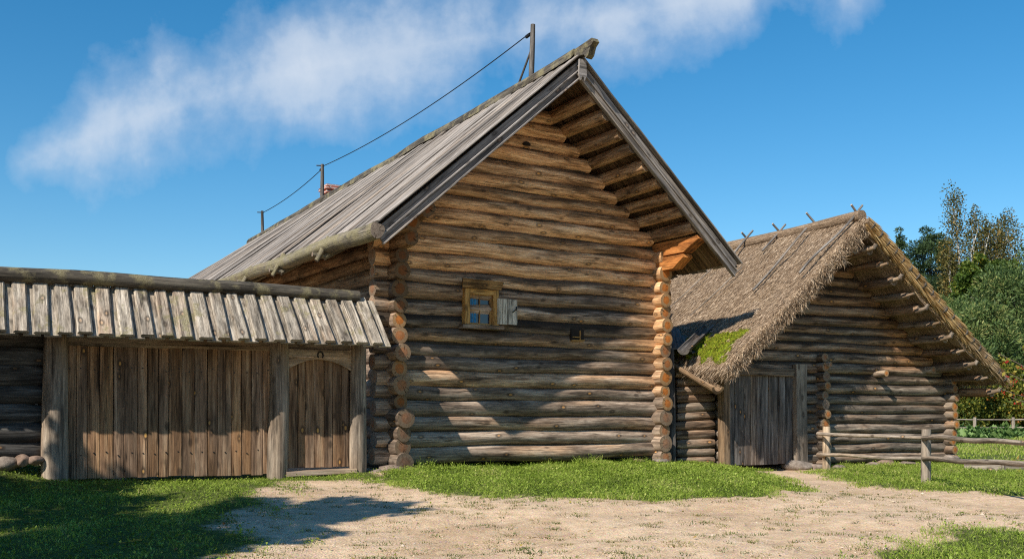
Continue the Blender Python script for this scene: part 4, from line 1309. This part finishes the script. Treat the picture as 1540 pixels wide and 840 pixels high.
# far garden fences
def far_fence(lab, pxs, py_top, py_bot, tn, rr_, rp):
    posts = []; tops = []
    for px in pxs:
        g = gpt(px, py_bot)
        h = EYE + (HY - py_top) / F * g[1] - g[2]
        posts.append((g - UP * .2, g + UP * h, rp, tn)); tops.append((g, h))
    rails = []
    for i in range(len(pxs) - 1):
        for fr in (.85, .35):
            rails.append((tops[i][0] + UP * tops[i][1] * fr, tops[i + 1][0] + UP * tops[i + 1][1] * fr, rr_, tn))
    return fence('garden_fence', lab, posts, rails)
far_fence('pale grey rail fence beyond the cabbage bed', (1405, 1466, 1524, 1580), 627, 651, .85, .05, .11)
far_fence('weathered dark rail fence in front of the autumn bushes', (1412, 1484, 1560), 611, 636, .55, .06, .12)

# ------------------------------------------------------------------ GROUND
GA = [(-60, 680), (0, 688), (60, 700), (100, 716), (300, 714), (420, 712), (545, 708), (575, 718), (440, 722), (400, 730), (370, 742), (385, 760), (350, 770), (330, 790), (380, 815), (300, 845), (250, 900), (-60, 900)]
GB = [(572, 716), (600, 702), (800, 688), (985, 684), (1080, 690), (1115, 704), (1180, 724), (1200, 738), (1150, 745), (1000, 751), (860, 750), (720, 743), (630, 732)]
GC = [(1232, 712), (1250, 694), (1330, 690), (1430, 678), (1500, 640), (1700, 632), (2400, 640), (2400, 760), (1640, 757), (1540, 746), (1400, 737), (1300, 728)]
GD = [(1300, 850), (1335, 832), (1400, 812), (1450, 800), (1540, 794), (1700, 790), (1900, 900), (1250, 900)]
polys = [np.array([ground_px(*p) for p in g]) for g in (GA, GB, GC, GD)]
def pdist(P, poly):
    """signed distance, positive inside"""
    x, y = P[:, 0], P[:, 1]; inside = np.zeros(len(P), bool); d = np.full(len(P), 1e9)
    for i in range(len(poly)):
        a, b = poly[i], poly[(i + 1) % len(poly)]
        ab = b - a; t = np.clip(((P - a) @ ab) / (ab @ ab + 1e-12), 0, 1)
        d = np.minimum(d, np.hypot(*(P - a - t[:, None] * ab).T))
        c = ((a[1] > y) != (b[1] > y)) & (x < (b[0] - a[0]) * (y - a[1]) / (b[1] - a[1] + 1e-12) + a[0])
        inside ^= c
    return np.where(inside, d, -d)
def grassness(P):
    out = np.full(len(P), -9.0)
    for k, p in enumerate(polys):
        soft = (.55, .30, .35, .35)[k]
        out = np.maximum(out, (pdist(P, p) + .09 * lump(P[:, 0] * 1.1, P[:, 1] * 1.4, 61 + k) + .05 * lump(P[:, 0] * 4, P[:, 1] * 4, 71 + k)) / soft)
    far = (P[:, 1] > 24.0) | (np.abs(P[:, 0]) > 16) | (P[:, 1] < 2)
    out = np.where(far & (P[:, 1] > 24), 2.0, out)
    return np.clip(.5 + .5 * out, 0, 1)
def axis_pts(lo, hi, step, far, grow=1.25):
    a = list(np.arange(lo, hi + 1e-6, step)); d = step; x = hi
    while x < far[1]:
        d *= grow; x += d; a.append(x)
    d = step; x = lo
    while x > far[0]:
        d *= grow; x -= d; a.insert(0, x)
    return np.array(a)
gx = axis_pts(-9, 14, .10, (-900, 900)); gy = axis_pts(6.5, 25, .10, (-300, 1400))
Xg, Yg = np.meshgrid(gx, gy, indexing='ij')
Pg = np.stack([Xg.ravel(), Yg.ravel()], -1)
Zg = gz(Pg[:, 0], Pg[:, 1])
r_ = np.random.default_rng(3)
Zg = Zg + np.where((np.abs(Pg[:, 0]) < 16) & (Pg[:, 1] < 26), r_.normal(0, .004, len(Zg)), 0)
mb = MB()
ny = len(gy)
i = np.arange(len(gx) - 1)[:, None] * ny + np.arange(ny - 1)[None]
mb.add(np.column_stack([Pg, Zg]), np.stack([i, i + ny, i + ny + 1, i + 1], -1).reshape(-1, 4), Pg, 0, True, warm=grassness(Pg))
tag(mb.build('ground', [M['ground']]), kind='structure')

def blades(name, n, box, gate_fn, hmin, hmax, wid, mat, lean=.35, rshift=0.0, clump=0.0, leafy=0.0):
    x = rng.uniform(box[0], box[1], n); y = rng.uniform(box[2], box[3], n)
    P = np.stack([x, y], -1)
    keep = gate_fn(P); P = P[keep]
    n = len(P)
    cn = lump(P[:, 0] * 1.3, P[:, 1] * 1.3, 77); cf = lump(P[:, 0] * 5, P[:, 1] * 5, 78)
    C = np.column_stack([P, gz(P[:, 0], P[:, 1]) - .004])
    h = rng.uniform(hmin, hmax, n) * np.clip(1 + .30 * cn + .28 * cf, .35, 2.0)
    D = np.column_stack([rng.normal(0, lean, (n, 2)), np.ones(n)]); D /= np.linalg.norm(D, axis=1)[:, None]
    a = rng.uniform(0, 6.283, n); W = np.column_stack([np.cos(a), np.sin(a), np.zeros(n)])
    bend = np.column_stack([rng.normal(0, .35, (n, 2)) * h[:, None], -.15 * h])
    rnd = np.clip(rng.beta(2.2, 2.6, n) + .12 * cn + rshift, 0, 1)
    mb = MB()
    cards(mb, C, D, W, h, wid * rng.uniform(.7, 1.4, n), kind='blade', rnd=rnd, bend=bend)
    if leafy:
        k = rng.random(n) < leafy
        m = k.sum()
        Dl = np.column_stack([rng.normal(0, 1, (m, 2)), rng.uniform(.1, .7, m)]); Dl /= np.linalg.norm(Dl, axis=1)[:, None]
        Wl = np.cross(Dl, A3(0, 0, 1)); Wl /= np.linalg.norm(Wl, axis=1)[:, None]
        cards(mb, C[k] + UP * (h[k] * rng.uniform(.3, .9, m))[:, None], Dl, Wl, rng.uniform(.02, .05, m), rng.uniform(.015, .03, m), rnd=np.clip(rnd[k] - .05, 0, 1))
    return mb.build(name, [mat])
def dens(P, k, nz=0.95):
    g = (pdist(P, polys[k]) + .09 * lump(P[:, 0] * 1.1, P[:, 1] * 1.4, 61 + k) + .05 * lump(P[:, 0] * 4, P[:, 1] * 4, 71 + k)) / (.5, .28, .35, .35)[k]
    return np.clip(.5 + .5 * g + nz * .35 * lump(P[:, 0] * 2.2, P[:, 1] * 2.2, 41 + k) * .6, 0, 1)
bb = [(p[:, 0].min(), p[:, 0].max(), p[:, 1].min(), p[:, 1].max()) for p in polys]
tag(blades('shaded_grass', 110000, (-8.2, -1.2, 7.6, 16.8), lambda P: rng.random(len(P)) < dens(P, 0, 1.7) * .75, .022, .06, .006, M['grass'], .5, -.02, leafy=.25),
    'short shaded grass in front of the plank gate', 'grass', kind='stuff')
tag(blades('bank_grass', 190000, (-2.4, 6.0, 11.5, 21.0), lambda P: rng.random(len(P)) < dens(P, 1), .03, .075, .007, M['grass'], .45, .06, leafy=.3),
    'bright green grass bank along the log house front', 'grass', kind='stuff')
def foot(P):
    d = np.abs((P - C0[:2]) @ vH[:2] + .28); tt = (P - C0[:2]) @ uH[:2]
    return (rng.random(len(P)) < .5 * np.exp(-(d / .14) ** 2) * np.clip(.5 + .6 * lump(tt * 2.1, tt * 0, 91), 0, 1)) & (tt > -.2) & (tt < WH + .3)
tag(blades('wall_weeds', 90000, (-2.6, 4.0, 16.8, 21.0), foot, .07, .17, .010, M['grass'], .4, -.03, leafy=.5),
    'taller weeds along the foot of the log house wall', 'weeds', kind='stuff')
tag(blades('fence_grass', 150000, (5.2, 14.5, 13.0, 26.0), lambda P: rng.random(len(P)) < dens(P, 2), .04, .085, .008, M['grass'], .5, .08, leafy=.2),
    'sunlit grass around the rustic rail fence', 'grass', kind='stuff')
tag(blades('corner_grass', 60000, (2.8, 8.0, 7.4, 11.5), lambda P: rng.random(len(P)) < dens(P, 3), .03, .08, .006, M['grass'], .5, .06, leafy=.1),
    'patch of grass at the lower right edge of the sand', 'grass', kind='stuff')
# sparse weeds on the sand, gathered in small tufts
nt = 900
tx = rng.uniform(-4.6, 5.6, nt); ty = 8.2 + 6.5 * rng.random(nt) ** 1.5
okt = (np.max([pdist(np.stack([tx, ty], -1), p) for p in polys], axis=0) < .05)
tx, ty = tx[okt], ty[okt]
sz_ = rng.uniform(.02, .11, len(tx)) * np.where(rng.random(len(tx)) < .2, 1.6, 1)
m = (sz_ * 330).astype(int) + 6
cx = np.repeat(tx, m); cy = np.repeat(ty, m); ss = np.repeat(sz_, m)
ang = rng.uniform(0, 6.283, len(cx)); rad = np.sqrt(rng.random(len(cx))) * ss
x = cx + np.cos(ang) * rad * 1.3; y = cy + np.sin(ang) * rad
n = len(x)
D = np.column_stack([np.cos(ang) * .6 + rng.normal(0, .3, n), np.sin(ang) * .6 + rng.normal(0, .3, n), np.full(n, .8)]); D /= np.linalg.norm(D, axis=1)[:, None]
W = np.column_stack([-np.sin(ang), np.cos(ang), np.zeros(n)])
mb = MB()
cards(mb, np.column_stack([x, y, gz(x, y) - .003]), D, W, rng.uniform(.012, .04, n), rng.uniform(.004, .010, n), kind='blade', rnd=np.clip(np.repeat(rng.beta(1.6, 1.6, len(tx)), m) + rng.normal(0, .12, n), 0, 1))
tag(mb.build('sparse_weeds', [M['weed']]), 'thin dry weeds scattered over the sand', 'weeds', kind='stuff')
# gravel on the track
n = 20000
x = rng.uniform(-5, 6.5, n); y = 8 + 8 * rng.random(n) ** 1.3
ok = np.max([pdist(np.stack([x, y], -1), p) for p in polys], axis=0) < 0
dens_g = np.clip(.55 + .5 * lump(x * .7, y * .7, 5), .1, 1)
ok &= rng.random(n) < dens_g
x, y = x[ok], y[ok]; n = len(x)
oct_ = A3(1, 0, 0, -1, 0, 0, 0, 1, 0, 0, -1, 0, 0, 0, 1, 0, 0, -.4).reshape(6, 3)
of = np.array([[0, 2, 4], [2, 1, 4], [1, 3, 4], [3, 0, 4], [2, 0, 5], [1, 2, 5], [3, 1, 5], [0, 3, 5]])
sc3 = (.0035 + .009 * rng.random((n, 1)) ** 2.5 + .02 * (rng.random((n, 1)) > .994)) * rng.uniform(.6, 1.3, (n, 3)); sc3[:, 2] *= .7
rot = rng.uniform(0, 6.283, n)
P = oct_[None] * sc3[:, None, :]
c_, s_ = np.cos(rot)[:, None], np.sin(rot)[:, None]
P = np.stack([P[..., 0] * c_ - P[..., 1] * s_, P[..., 0] * s_ + P[..., 1] * c_, P[..., 2]], -1) + np.column_stack([x, y, gz(x, y) + .002])[:, None, :]
mb = MB(); mb.add(P.reshape(-1, 3), (np.arange(n)[:, None, None] * 6 + of[None]).reshape(-1, 3), None, 0, False, rnd=np.repeat(rng.random(n), 6))
tag(mb.build('gravel', [M['pebble']]), 'loose pale gravel on the sandy track', 'gravel', kind='stuff')

# fallen leaves on the grass and sand
n = 260
x = np.concatenate([rng.uniform(-6, -1, 150), rng.uniform(-1, 7, 110)]); y = 8.4 + 7 * rng.random(n) ** 1.2
an = rng.uniform(0, 6.283, n)
D = np.column_stack([np.cos(an), np.sin(an), rng.uniform(-.1, .5, n)]); D /= np.linalg.norm(D, axis=1)[:, None]
W = np.column_stack([-np.sin(an), np.cos(an), rng.normal(0, .3, n)])
mb = MB(); cards(mb, np.column_stack([x, y, gz(x, y) + .02]), D, W, rng.uniform(.03, .06, n), rng.uniform(.02, .04, n))
tag(mb.build('fallen_leaves', [M['viburnum']]), 'few yellow and red leaves lying on the yard', 'leaves', kind='stuff')

# mound, raised bed, cabbages
gm = gpt(1545, 690)
a, b = np.meshgrid(np.linspace(0, 1, 30), np.linspace(0, 2 * np.pi, 48), indexing='ij')
cxm, cym = at(1556, 680, 31)[0], 31.0
Rm = 2.4
P = np.stack([cxm + a * Rm * np.cos(b), cym + a * Rm * np.sin(b), float(gz(cxm, cym)) - .03 + .42 * (np.cos(a * np.pi) * .5 + .5) + .03 * lump(a * 8, b * 3, 4) * (1 - a)], -1)
i = np.arange(29)[:, None] * 48 + np.arange(47)[None]
mb = MB(); mb.add(P.reshape(-1, 3), np.stack([i, i + 48, i + 49, i + 1], -1).reshape(-1, 4), None, 0, True, warm=.95)
tag(mb.build('earth_mound', [M['ground']]), kind='structure')
n = 9000
ra = np.sqrt(rng.random(n)); an = rng.uniform(0, 6.283, n)
C = np.column_stack([cxm + ra * Rm * np.cos(an), cym + ra * Rm * np.sin(an), float(gz(cxm, cym)) - .03 + .42 * (np.cos(ra * np.pi) * .5 + .5)])
D = np.column_stack([rng.normal(0, .5, (n, 2)), np.ones(n)]); D /= np.linalg.norm(D, axis=1)[:, None]
an = rng.uniform(0, 6.283, n)
mb = MB(); cards(mb, C, D, np.column_stack([np.cos(an), np.sin(an), np.zeros(n)]), rng.uniform(.05, .13, n), .02, kind='blade', rnd=np.clip(rng.beta(2, 2, n) + .2, 0, 1))
tag(mb.build('mound_grass', [M['grass']]), 'thin grass on the low earth mound', 'grass', kind='stuff')
# far lawn blades (coarser with distance)
x = rng.uniform(9, 42, 120000); y = rng.uniform(24, 80, 120000)
k = (np.abs(x / y - .46) < .075); x, y = x[k], y[k]; n = len(x)
an = rng.uniform(0, 6.283, n)
D = np.column_stack([rng.normal(0, .5, (n, 2)), np.ones(n)]); D /= np.linalg.norm(D, axis=1)[:, None]
mb = MB(); cards(mb, np.column_stack([x, y, gz(x, y) - .01]), D, np.column_stack([np.cos(an), np.sin(an), np.zeros(n)]), rng.uniform(.05, .12, n), rng.uniform(.015, .04, n), kind='blade', rnd=np.clip(rng.beta(2, 2, n) + .1, 0, 1))
tag(mb.build('garden_lawn', [M['grass']]), 'open lawn of the garden behind the barn', 'grass', kind='stuff')
b0 = gpt(1450, 705); b1 = gpt(1508, 707)
bed = thing('raised_bed', b0, 'low plank edging of a garden bed behind the fence', 'garden bed')
mb = MB(); extrude(mb, rectprof(.06, .22, .008), b0 + UP * .05, b1 + UP * .05, unit(np.cross(b1 - b0, UP)), UP, 0, n=4, tone=.9); mb.build('plank', [M['rail']], bed, bed)
b2 = b1 + unit(b1 - b0) * 1.2 + A3(0, .8, 0); b1b = b1 + A3(.04, .4, 0)
mb = MB(); extrude(mb, rectprof(.06, .18, .008), b1b + UP * .04, b2 + UP * .04, unit(np.cross(b2 - b1b, UP)), UP, 0, n=4, tone=.75); mb.build('plank', [M['rail']], bed, bed)
mb = MB(); extrude(mb, rectprof(.09, .09, .008), b1 - UP * .1, b1 + UP * .17, A3(1, 0, 0), A3(0, 1, 0), 0, n=2); mb.build('corner_post', [M['rail']], bed, bed)
# cabbages, each plant its own rosette
cab = MB()
n = 28
D = np.zeros((n, 3)); an = np.linspace(0, 6.283 * 2.6, n); el = np.linspace(1.2, .25, n)
D = np.column_stack([np.cos(an) * np.cos(el), np.sin(an) * np.cos(el), np.sin(el)])
W = np.column_stack([-np.sin(an), np.cos(an), np.zeros(n)])
cards(cab, D * .05, D, W, rng.uniform(.3, .48, n), rng.uniform(.22, .34, n), rnd=rng.random(n))
cabo = cab.build('cabbage_plant', [M['cabbage']])
CG = 'cabbages in the bed before the far fence'
CL = 'leafy pale green cabbage in the bed before the far fence'
k = 0
for row, py in enumerate((650.5, 653.5, 657.0, 661.5, 667)):
    for px in np.arange(1428, 1560, 9.5 + row * 2.0):
        g = gpt(px + random.uniform(-3, 3), py + random.uniform(-.6, .6))
        o = cabo if k == 0 else cabo.copy()
        if k: COL.objects.link(o)
        o.location = tuple(g); o.rotation_euler = (0, 0, random.uniform(0, 6.3)); q = random.uniform(.85, 1.35) * (1.25 if row < 2 else 1)
        o.scale = (q, q, q * random.uniform(.7, 1.05)); tag(o, CL, 'cabbage', CG); k += 1

# ------------------------------------------------------------------ TREES
def crown_cards(mb, centers, radii, n, size, mat=0, flat=.8, rsh=None, needle=False, aspect=.6):
    """leaf-sized faces gathered on the shells of many clumps; colours vary from clump to clump"""
    nc = len(centers); per = rng.multinomial(n, np.array(radii) ** 2 / np.sum(np.array(radii) ** 2))
    for c, r, m in zip(centers, radii, per):
        if m == 0: continue
        d = runit(m); rr_ = r * rng.random(m) ** .45
        C = c + d * rr_[:, None] * A3(1, 1, flat)
        if needle:
            D = d * .8 + runit(m) * .6 + UP * .35
        else:
            D = runit(m) + UP * -.2
        D /= np.linalg.norm(D, axis=1)[:, None]
        W = np.cross(D, runit(m)); W /= np.linalg.norm(W, axis=1)[:, None]
        sh = random.uniform(-.25, .22)
        rnd = np.clip(rng.beta(2, 2, m) + sh + (0 if rsh is None else rsh), 0, 1)
        ls = size * rng.uniform(.6, 1.3, m)
        cards(mb, C, D, W, ls, ls * aspect, mat, rnd=rnd)

def limb(mb, p0, p1, r0, r1, mat=0):
    log(mb, p0, p1, r0, r1, seg=8, step=max(.25, np.linalg.norm(p1 - p0) / 8), wob=.03 * np.linalg.norm(p1 - p0) / 2, rw=.06, mat=mat, capmat=mat)

def tree(name, base, h, rx, lab, leaf, bark, n=9000, size=.22, nclump=46, z0=.25, shape='round', needle=False, group=None, lean=(0, 0), aspect=.6, rsh=None, trunk_r=None, cat='tree', density_r=1.0, flat=.75):
    base = np.asarray(base, float)
    if base[1] > 79: rx *= KF; size *= KF * .9; lean = (lean[0] * KF, 0); trunk_r = trunk_r * KF if trunk_r else None
    T = thing(name, base, lab, cat, group)
    top = base + A3(lean[0], lean[1], h)
    tr = trunk_r or h * .018
    tm = MB(); limb(tm, base - UP * .2, base + (top - base) * .93, tr, tr * .2)
    cs, rs_ = [], []
    for k in range(nclump):
        f = z0 + (1 - z0) * (k + .5) / nclump
        if shape == 'cone': e = (1.02 - f) / (1.02 - z0) * .95 + .04
        elif shape == 'round':
            x = (f - z0) / (1 - z0); e = math.sqrt(max(.05, 1 - (2 * x - .9) ** 2 * .8))
        elif shape == 'ragged':
            x = (f - z0) / (1 - z0); e = (.55 + .45 * math.sin(k * 2.4)) * (1 - x * .75)
        else: e = 1
        a = k * 2.39996 + random.uniform(-.4, .4); q = rx * e * random.uniform(.45, 1.0)
        c = base + (top - base) * f + A3(math.cos(a) * q, math.sin(a) * q, random.uniform(-.03, .03) * h)
        cs.append(c); rs_.append(rx * random.uniform(.22, .38) * density_r * (.55 + .45 * e))
        if k % 2 == 0:
            limb(tm, base + (top - base) * max(.08, f - .10), c, tr * .32 * (1.1 - f) + .01, .008)
    tm.build('trunk', [bark], T, T)
    cm = MB(); crown_cards(cm, cs, rs_, n, size, 0, flat, rsh, needle, aspect)
    cm.build('crown', [leaf], T, T)
    return T
KF = 2.0
def gnd(px, Y):
    Y = Y * KF if Y < 70 else Y
    x = (px - CX) / F * Y; return A3(x, Y, float(gz(x, Y)))
def hgt(py, Y): return EYE + (HY - py) / F * (Y * KF if Y < 70 else Y) + .2

TG = 'trees behind the barn'
tree('pine_tree', gnd(1399, 62), hgt(354, 62), 1.75, 'dark rounded pine rising just behind the barn roof edge, left of the birches', M['darkpine'], M['bark'], 60000, .17, 120, .3, 'round', True, TG, aspect=.35)
tree('spruce_tree', gnd(1354, 68), hgt(347, 68), 1.2, 'single spruce tip peeking above the thatch roof edge', M['darkpine'], M['bark'], 14000, .18, 70, .3, 'cone', True, TG, aspect=.35)
tree('pine_tree', gnd(1480, 40), hgt(462, 40), 1.9, 'bushy sunlit young pine directly behind the thatched right eave', M['pine'], M['bark'], 46000, .16, 110, .02, 'round', True, TG, aspect=.33, rsh=.05)
tree('pine_tree', gnd(1525, 42), hgt(405, 42), 2.1, 'tall dense pine filling the right edge of the view', M['pine'], M['bark'], 52000, .16, 130, .02, 'round', True, TG, aspect=.33)
tree('pine_tree', gnd(1438, 46), hgt(455, 46), 1.7, 'small pale pine between the barn eave and the maple', M['pine'], M['bark'], 32000, .16, 80, .02, 'round', True, TG, aspect=.33, rsh=.08)
tree('pine_tree', gnd(1590, 46), hgt(372, 46), 2.4, 'pine at the right frame edge with its crown cut off by the frame', M['pine'], M['bark'], 36000, .15, 90, .05, 'round', True, TG, aspect=.33)
tree('maple_tree', gnd(1470, 50), hgt(392, 50), 1.6, 'dark green leafy maple below the birch trunks', M['maple'], M['bark'], 44000, .15, 80, .1, 'round', False, TG, aspect=.8)
tree('maple_tree', gnd(1510, 53), hgt(398, 53), 1.7, 'broad dark maple at the foot of the right hand birches', M['maple'], M['bark'], 40000, .15, 70, .1, 'round', False, TG, aspect=.8, rsh=-.06)
for px, Y, py, rx, lx, lab, n, shp in (
        (1459, 60, 283, 1.7, -.95, 'tallest birch, leaning left with sparse brown leaves', 2300, 'ragged'),
        (1462, 58, 318, 1.2, .1, 'slim white birch just right of the tallest leaning one', 1300, 'ragged'),
        (1476, 60, 330, 1.4, .25, 'birch with pale trunk in the middle of the clump', 1700, 'ragged'),
        (1449, 59, 372, 1.4, -.9, 'low birch leaning outward at the left of the clump', 1800, 'ragged'),
        (1494, 61, 340, 1.3, .0, 'leafier birch right of the middle of the clump', 2600, 'round'),
        (1509, 62, 326, 1.25, .1, 'fullest birch at the right of the clump', 4200, 'round')):
    tree('birch_tree', gnd(px, Y), hgt(py, Y), rx, lab, M['birchleaf'] if px < 1500 else M['birchleaf'], M['birch'], n * 3, .12, 54, .5 if n < 2000 else .4, shp, False, 'birches behind the barn', (lx, 0), aspect=.8, trunk_r=.13, density_r=1.5, flat=1.5)
# autumn bushes behind the garden
BG = 'autumn bushes behind the garden'
for px, Y, py, rx, lab in ((1448, 75, 558, 2.2, 'yellow green bush under the thatched eave behind the garden fence'),
                           (1500, 78, 548, 2.6, 'taller yellow bush in the middle of the garden hedge'),
                           (1555, 76, 555, 2.4, 'yellow bush at the right end of the garden hedge')):
    tree('autumn_bush', gnd(px, Y), hgt(py, Y), rx, lab, M['autumn'], M['bark'], 16000, .19, 60, .05, 'round', False, BG, aspect=.8, cat='bush', trunk_r=.08, density_r=1.2)
# dark wood far behind, low
wd = MB()
cs = []; rs_ = []
for k in range(80):
    X = random.uniform(40, 130); Y = random.uniform(165, 185)
    for q in range(3):
        cs.append(A3(X + random.uniform(-1, 1), Y, random.uniform(.5, 14))); rs_.append(random.uniform(2.2, 4))
crown_cards(wd, cs, rs_, 30000, .9, 0, .9, -.1, True, .4)
tag(wd.build('far_wood', [M['darkpine']]), 'dark far wood closing the view behind the garden', 'wood', kind='stuff')

# viburnum branches reaching in from the right edge
vb = A3(9.35, 16.2, float(gz(9.35, 16.2)))
V = thing('viburnum_shrub', vb, 'autumn shrub with yellow and red leaves reaching in at the right edge', 'shrub')
tm = MB(); lm = MB(); bm_ = MB()
ends = [at(1500, 532, 15.8), at(1512, 560, 15.6), at(1520, 596, 15.4), at(1505, 585, 15.7), at(1535, 520, 15.9), at(1540, 570, 15.5), at(1528, 690, 14.3), at(1560, 500, 16), at(1590, 540, 16), at(1575, 470, 16.4)]
for e in ends:
    mid = vb * .35 + e * .65 + UP * .25; mid[0] += .25
    log(tm, vb, mid, .022, .012, seg=7, step=.25, wob=.03, mat=0, capmat=0); log(tm, mid, e, .012, .005, seg=6, step=.15, wob=.02, mat=0, capmat=0)
    n = 34
    t = rng.random(n) ** .7
    C = mid + (e - mid) * t[:, None] + rng.normal(0, .055, (n, 3))
    D = runit(n) * .8 + UP * -.35; D /= np.linalg.norm(D, axis=1)[:, None]
    W = np.cross(D, runit(n)); W /= np.linalg.norm(W, axis=1)[:, None]
    cards(lm, C, D, W, rng.uniform(.04, .09, n), rng.uniform(.03, .06, n))
    for q in range(3):
        c = mid + (e - mid) * random.uniform(.5, 1) + rng.normal(0, .04, 3)
        bm_ = MB()
        for j in range(7):
            d = oct_ * .011 + c + rng.normal(0, .018, 3) - UP * .05
            bm_.add(d, of, None, 0, True, rng.random())
        bm_.build('berry_cluster', [M['berry']], V, V)
tm.build('branches', [M['twig']], V, V); lm.build('leaves', [M['viburnum']], V, V)

# trees standing left of the view that throw the shade on the yard
SGp = 'yard trees left of the view'
tree('lime_tree', (-7.4, 4.6, float(gz(-7.4, 4.6))), 8.9, 1.5, 'yard lime tree whose shade falls before the wicket door', M['maple'], M['bark'], 9000, .2, 44, .28, 'round', False, SGp, aspect=.8)
tree('lime_tree', (-10.6, 5.6, float(gz(-10.6, 5.6))), 8.6, 1.9, 'yard lime tree whose shade falls before the gate', M['maple'], M['bark'], 11000, .2, 50, .25, 'round', False, SGp, aspect=.8)
tree('lime_tree', (-10.3, 8.2, float(gz(-10.3, 8.2))), 7.2, 1.5, 'yard lime tree closest to the gate, shading the strip of grass before it', M['maple'], M['bark'], 9000, .2, 44, .3, 'round', False, SGp, aspect=.8)
tree('lime_tree', (-9.0, 2.2, float(gz(-9.0, 2.2))), 9.0, 1.8, 'yard lime tree whose shade falls over the lower left grass', M['maple'], M['bark'], 10000, .2, 46, .25, 'round', False, SGp, aspect=.8)
tree('lime_tree', (-13.5, 8.0, float(gz(-13.5, 8.0))), 8.2, 2.0, 'yard lime tree farthest left beside the log shed', M['maple'], M['bark'], 10000, .2, 46, .2, 'round', False, SGp, aspect=.8)

# ------------------------------------------------------------------ SKY AND SUN
world = bpy.data.worlds.new("World"); scene.world = world
world.use_nodes = True
nt_ = world.node_tree; nt_.nodes.clear()
class WN(NT):
    def __init__(s): s.t = nt_
s = WN()
sky = s.n('ShaderNodeTexSky', sky_type='NISHITA')
sky.sun_disc = False
sky.sun_elevation = math.asin(SUN[2]); sky.sun_rotation = math.atan2(SUN[0], SUN[1])
sky.air_density = 1.0; sky.dust_density = .35; sky.ozone_density = 3.0; sky.altitude = 100
tcd = s.n('ShaderNodeTexCoord').outputs['Generated']
sep = s.n('ShaderNodeSeparateXYZ'); s.inp(sep, 0, tcd)
yy = s.math('MAXIMUM', sep.outputs[1], .05)
a_ = s.math('DIVIDE', sep.outputs[0], yy); b_ = s.math('DIVIDE', sep.outputs[2], yy)
cv = s.n('ShaderNodeCombineXYZ'); s.inp(cv, 0, a_); s.inp(cv, 1, b_)
# a long cloud bank rising to the right; shreds trail down from its lower edge
bc = s.math('ADD', s.math('ADD', .372, s.math('MULTIPLY', a_, .13)), s.math('MULTIPLY', s.math('MULTIPLY', a_, a_), -.28))
ap = s.math('MAXIMUM', a_, 0.0)
bc = s.math('ADD', bc, s.math('MULTIPLY', s.math('MULTIPLY', ap, ap), .5))
dd = s.math('SUBTRACT', b_, bc)
rotm = s.n('ShaderNodeMapping'); s.inp(rotm, 'Vector', cv.outputs[0]); rotm.inputs['Rotation'].default_value = (0, 0, R(35)); rotm.inputs['Scale'].default_value = (9, 5, 1)
nz1 = s.noise(rotm.outputs[0], 1.0, 7, .5, dist=.3)
nz2 = s.noise(cv.outputs[0], 9, 6, .55)
nz3 = s.noise(cv.outputs[0], 34, 5, .6)
up_ = s.math('MULTIPLY', s.math('MAXIMUM', dd, 0.0), -7.0)
dn_ = s.math('MULTIPLY', s.math('MINIMUM', dd, 0.0), 9.0)
den = s.math('ADD', s.math('ADD', up_, dn_), .62)
lf = s.ramp(a_, [(0.0, 0.0), (1.0, 1.0)])
left = s.math('MULTIPLY', s.math('MAXIMUM', s.math('SUBTRACT', -.41, a_), 0.0), -7.0)
right = s.math('MULTIPLY', s.math('MAXIMUM', s.math('SUBTRACT', a_, .22), 0.0), -1.3)
den = s.math('ADD', den, s.math('ADD', left, right))
den = s.math('ADD', den, s.math('MULTIPLY', s.math('SUBTRACT', nz1, .5), 1.5))
den = s.math('ADD', den, s.math('MULTIPLY', s.math('SUBTRACT', nz2, .5), .8))
den = s.math('ADD', den, s.math('MULTIPLY', s.math('SUBTRACT', nz3, .5), .4))
front = s.math('GREATER_THAN', sep.outputs[1], .06)
cm = s.ramp(den, [(.02, 0.0), (.3, .22), (.6, .62), (.95, .88)])
cm = s.math('MULTIPLY', cm, front)
hs = s.n('ShaderNodeHueSaturation'); s.inp(hs, 'Color', sky.outputs[0]); hs.inputs['Saturation'].default_value = 1.37; hs.inputs['Hue'].default_value = .492
SKYC = hs.outputs[0]
col = s.mix(cm, SKYC, (5.2, 5.7, 6.4))
bg = s.n('ShaderNodeBackground'); s.inp(bg, 'Color', col); bg.inputs['Strength'].default_value = .098
wo = s.n('ShaderNodeOutputWorld'); nt_.links.new(bg.outputs[0], wo.inputs[0])

sl = bpy.data.lights.new('sun', 'SUN'); so = bpy.data.objects.new('sun', sl); COL.objects.link(so)
sl.energy = 4.6; sl.angle = R(.53); sl.color = (1.0, .93, .82)
so.rotation_euler = Vector(SUN).to_track_quat('Z', 'Y').to_euler()
so.location = (-20, -20, 30)

vs = scene.view_settings
vs.view_transform = 'Standard'; vs.look = 'None'; vs.exposure = 0.5; vs.gamma = 1.0; vs.use_curve_mapping = False
scene.cycles.max_bounces = 6
scene.cycles.filter_width = 1.15
scene.cycles.use_denoising = False
scene.cycles.adaptive_threshold = .006
scene.cycles.diffuse_bounces = 4
scene.cycles.transparent_max_bounces = 4
